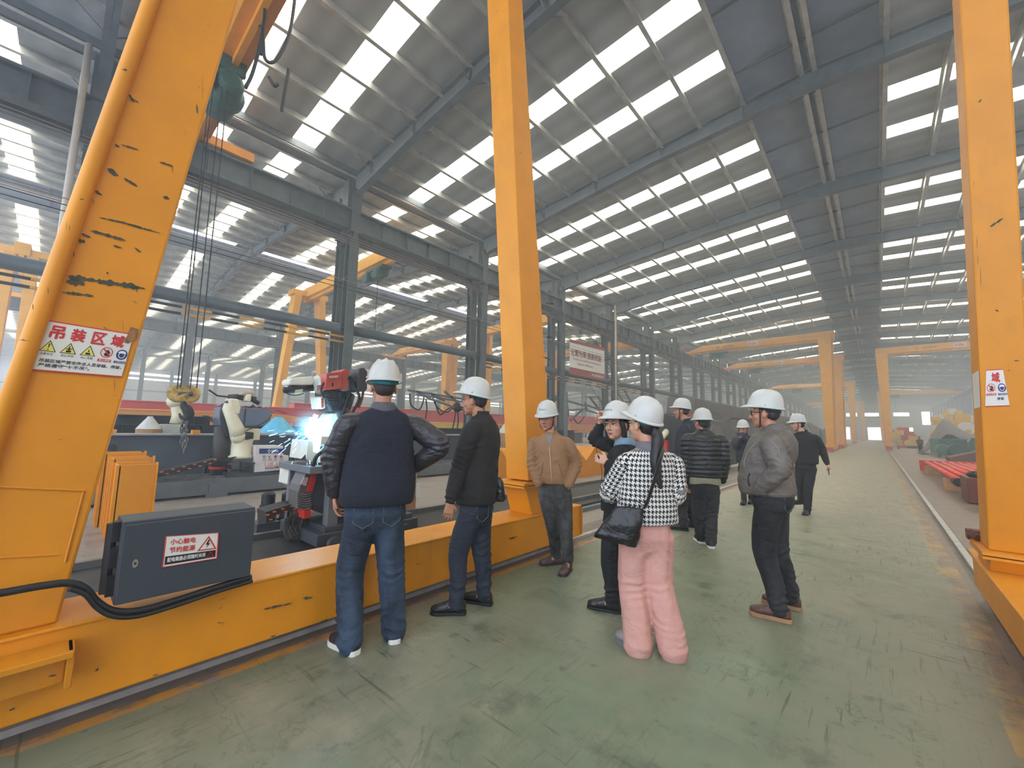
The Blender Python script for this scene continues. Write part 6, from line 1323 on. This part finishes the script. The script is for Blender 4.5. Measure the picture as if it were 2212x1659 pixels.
# jean pockets of the varsity-jacket person
def seat(pd,s,name='back_pocket',m=D_BLUE,w=.062,h=.075):
    to=pd['tr']; off=rootloc(to); X,Y,Z,B=pd['X'],pd['Y'],pd['Z'],pd['B']; pts=[]
    for u,v in ((-1,1),(1,1),(1,-.5),(0,-1),(-1,-.5)):
        o_=B+X*(s*.095+u*w)+Z*(-.035+v*h)-Y*.6; hit,loc,nn,_=to.ray_cast(o_-off,Y)
        if hit: pts.append(loc+off-Y*.006)
    if len(pts)==5:
        MB().tube(pts+[pts[0]],.0028,5).build('pocket_stitching',mat('stitch',(96,100,104),.8,0,0),to)
for s in (-1,1): seat(p1,s); seat(p2,s,w=.055); seat(p8,s,w=.05)
# glasses of the grey-jacket person
h=lambda x,y,z:p8['H']+p8['HX']*x+p8['HY']*y+p8['HZ']*z
m=MB()
for s in (-1,1): m.tube([h(s*.078,.0,.008),h(s*.074,.085,.008)],.003,6); m.tube([h(s*.034+.026*math.cos(a),.098,.002+.018*math.sin(a)) for a in [2*pi*k/14 for k in range(15)]],.0028,5,cap=False)
m.tube([h(-.010,.10,.006),h(.010,.10,.006)],.003,5); m.build('glasses',M_STRAP,p8['o'])
# bags and hand-held things
def bag_strap(pts,r,m,parent,flat=.25,name='strap'): return MB().tube(smooth_path(pts,5),r,8,flat=flat).build(name,m,parent,smooth=True)
P=p5['P']; LEA=cloth('bag_black_leather',(26,25,27),.33,14,.3,.15)
bg_=thing('shoulder_bag',P(1340,1150,-.2),'large black leather shoulder bag hanging at the houndstooth jacket','bag')
m=MB(); c=[P(1345,1045+0,-.16)]
Xb,Yb=p5['rot'](0).cross(Z),p5['rot'](0); tl=P(1330,1092,-.20); tr_=P(1392,1098,-.20); bl=P(1280,1158,-.20); br=P(1378,1185,-.20)
rw=[]
for t_,hw in ((0,.35),(.25,.8),(.6,1.15),(.85,1.1),(1,.55)):
    a=tl.lerp(bl,t_)+Yb*0; b=tr_.lerp(br,t_); cc=(a+b)/2; rw.append((cc,(b-a).normalized(),(b-a).length/2*(1 if t_<1 else .93),Yb,.045*hw))
rings(m,rw,24,3.2)
fin(remesh(m,.010,4,.5),'bag_body',LEA,bg_,lambda p:.010*NZ.noise(V((p.x*9,p.y*9,p.z*14)))+.005*NZ.noise(p*22))
nk=p5['N']; bag_strap([tr_+Z*.0,P(1398,1085,-.215),P(1408,1055,-.215),P(1420,1015,-.20),P(1428,985,-.175),P(1432,968,-.10),P(1425,962,.0)],.018,LEA,bg_,.2)
bag_strap([tl,P(1340,1080,-.20),P(1372,1082,-.19),P(1392,1094,-.20)],.010,LEA,bg_,.3)
P=p2['P']; b2=thing('shoulder_bag',P(1068,1050,.05),'small black shoulder bag behind the hip of the suede-jacket person','bag'); m=MB(); a=P(1068,1030,.05); q=P(1070,1082,.05)
rings(m,[(a,p2['Y'],.055,p2['X'],.025),(a.lerp(q,.2),p2['Y'],.08,p2['X'],.035),(a.lerp(q,.9),p2['Y'],.095,p2['X'],.04),(q,p2['Y'],.08,p2['X'],.03)],20,3); m.build('bag_body',LEA,b2,smooth=True)
bag_strap([a,P(1066,1005,.04),P(1066,960,.02),P(1060,925,.0),P(1045,908,-.05)],.011,LEA,b2)
P=p9['P']; w=p9['A'][-1][2]; MB
c=P(1790,1017,-.06); ph=tag(MB().box(c,(.012,.075,.15),Matrix.Rotation(.5,3,'X')).build('mobile_phone',mat('phone_dark',(24,30,44),.25,0,0),bevel=.006),'dark mobile phone held low by the walking person','phone')
P=p10['P']; ph=tag(MB().box(P(1600,938,-.30),(.15,.01,.075),None).build('mobile_phone',mat('phone_dark',(24,30,44)),bevel=.006),'dark mobile phone held before the face of the farther person','phone')
P=p4['P']; ph=tag(MB().tube([P(1292,984,-.2),P(1297,997,-.2)],.008,8).build('pocket_recorder',mat('recorder_blue',(30,40,90),.4,0,0)),'small blue device with a thin wire in the raised-hand person other hand','device'); ph['label']='small blue device with a thin wire held by the person touching the hat brim'
MB().tube(smooth_path([P(1291,984,-.2),P(1288,960,-.2),P(1300,948,-.18),P(1322,950,-.12)]),.0025,5).tube(smooth_path([P(1297,997,-.2),P(1300,1020,-.22),P(1298,1050,-.2),P(1292,1080,-.2)]),.0025,5).build('wire',M_BLACK,ph)
C.view_settings.view_transform='Standard'; C.view_settings.look='None'; C.view_settings.exposure=EXPO; C.view_settings.gamma=1; C.view_settings.use_curve_mapping=False
cy=C.cycles
cy.max_bounces=5; cy.diffuse_bounces=4; cy.glossy_bounces=2; cy.transmission_bounces=4; cy.volume_bounces=0; cy.transparent_max_bounces=6
cy.use_denoising=True; cy.sample_clamp_indirect=4; cy.caustics_reflective=False; cy.caustics_refractive=False
cy.adaptive_threshold=.05; cy.use_light_tree=False
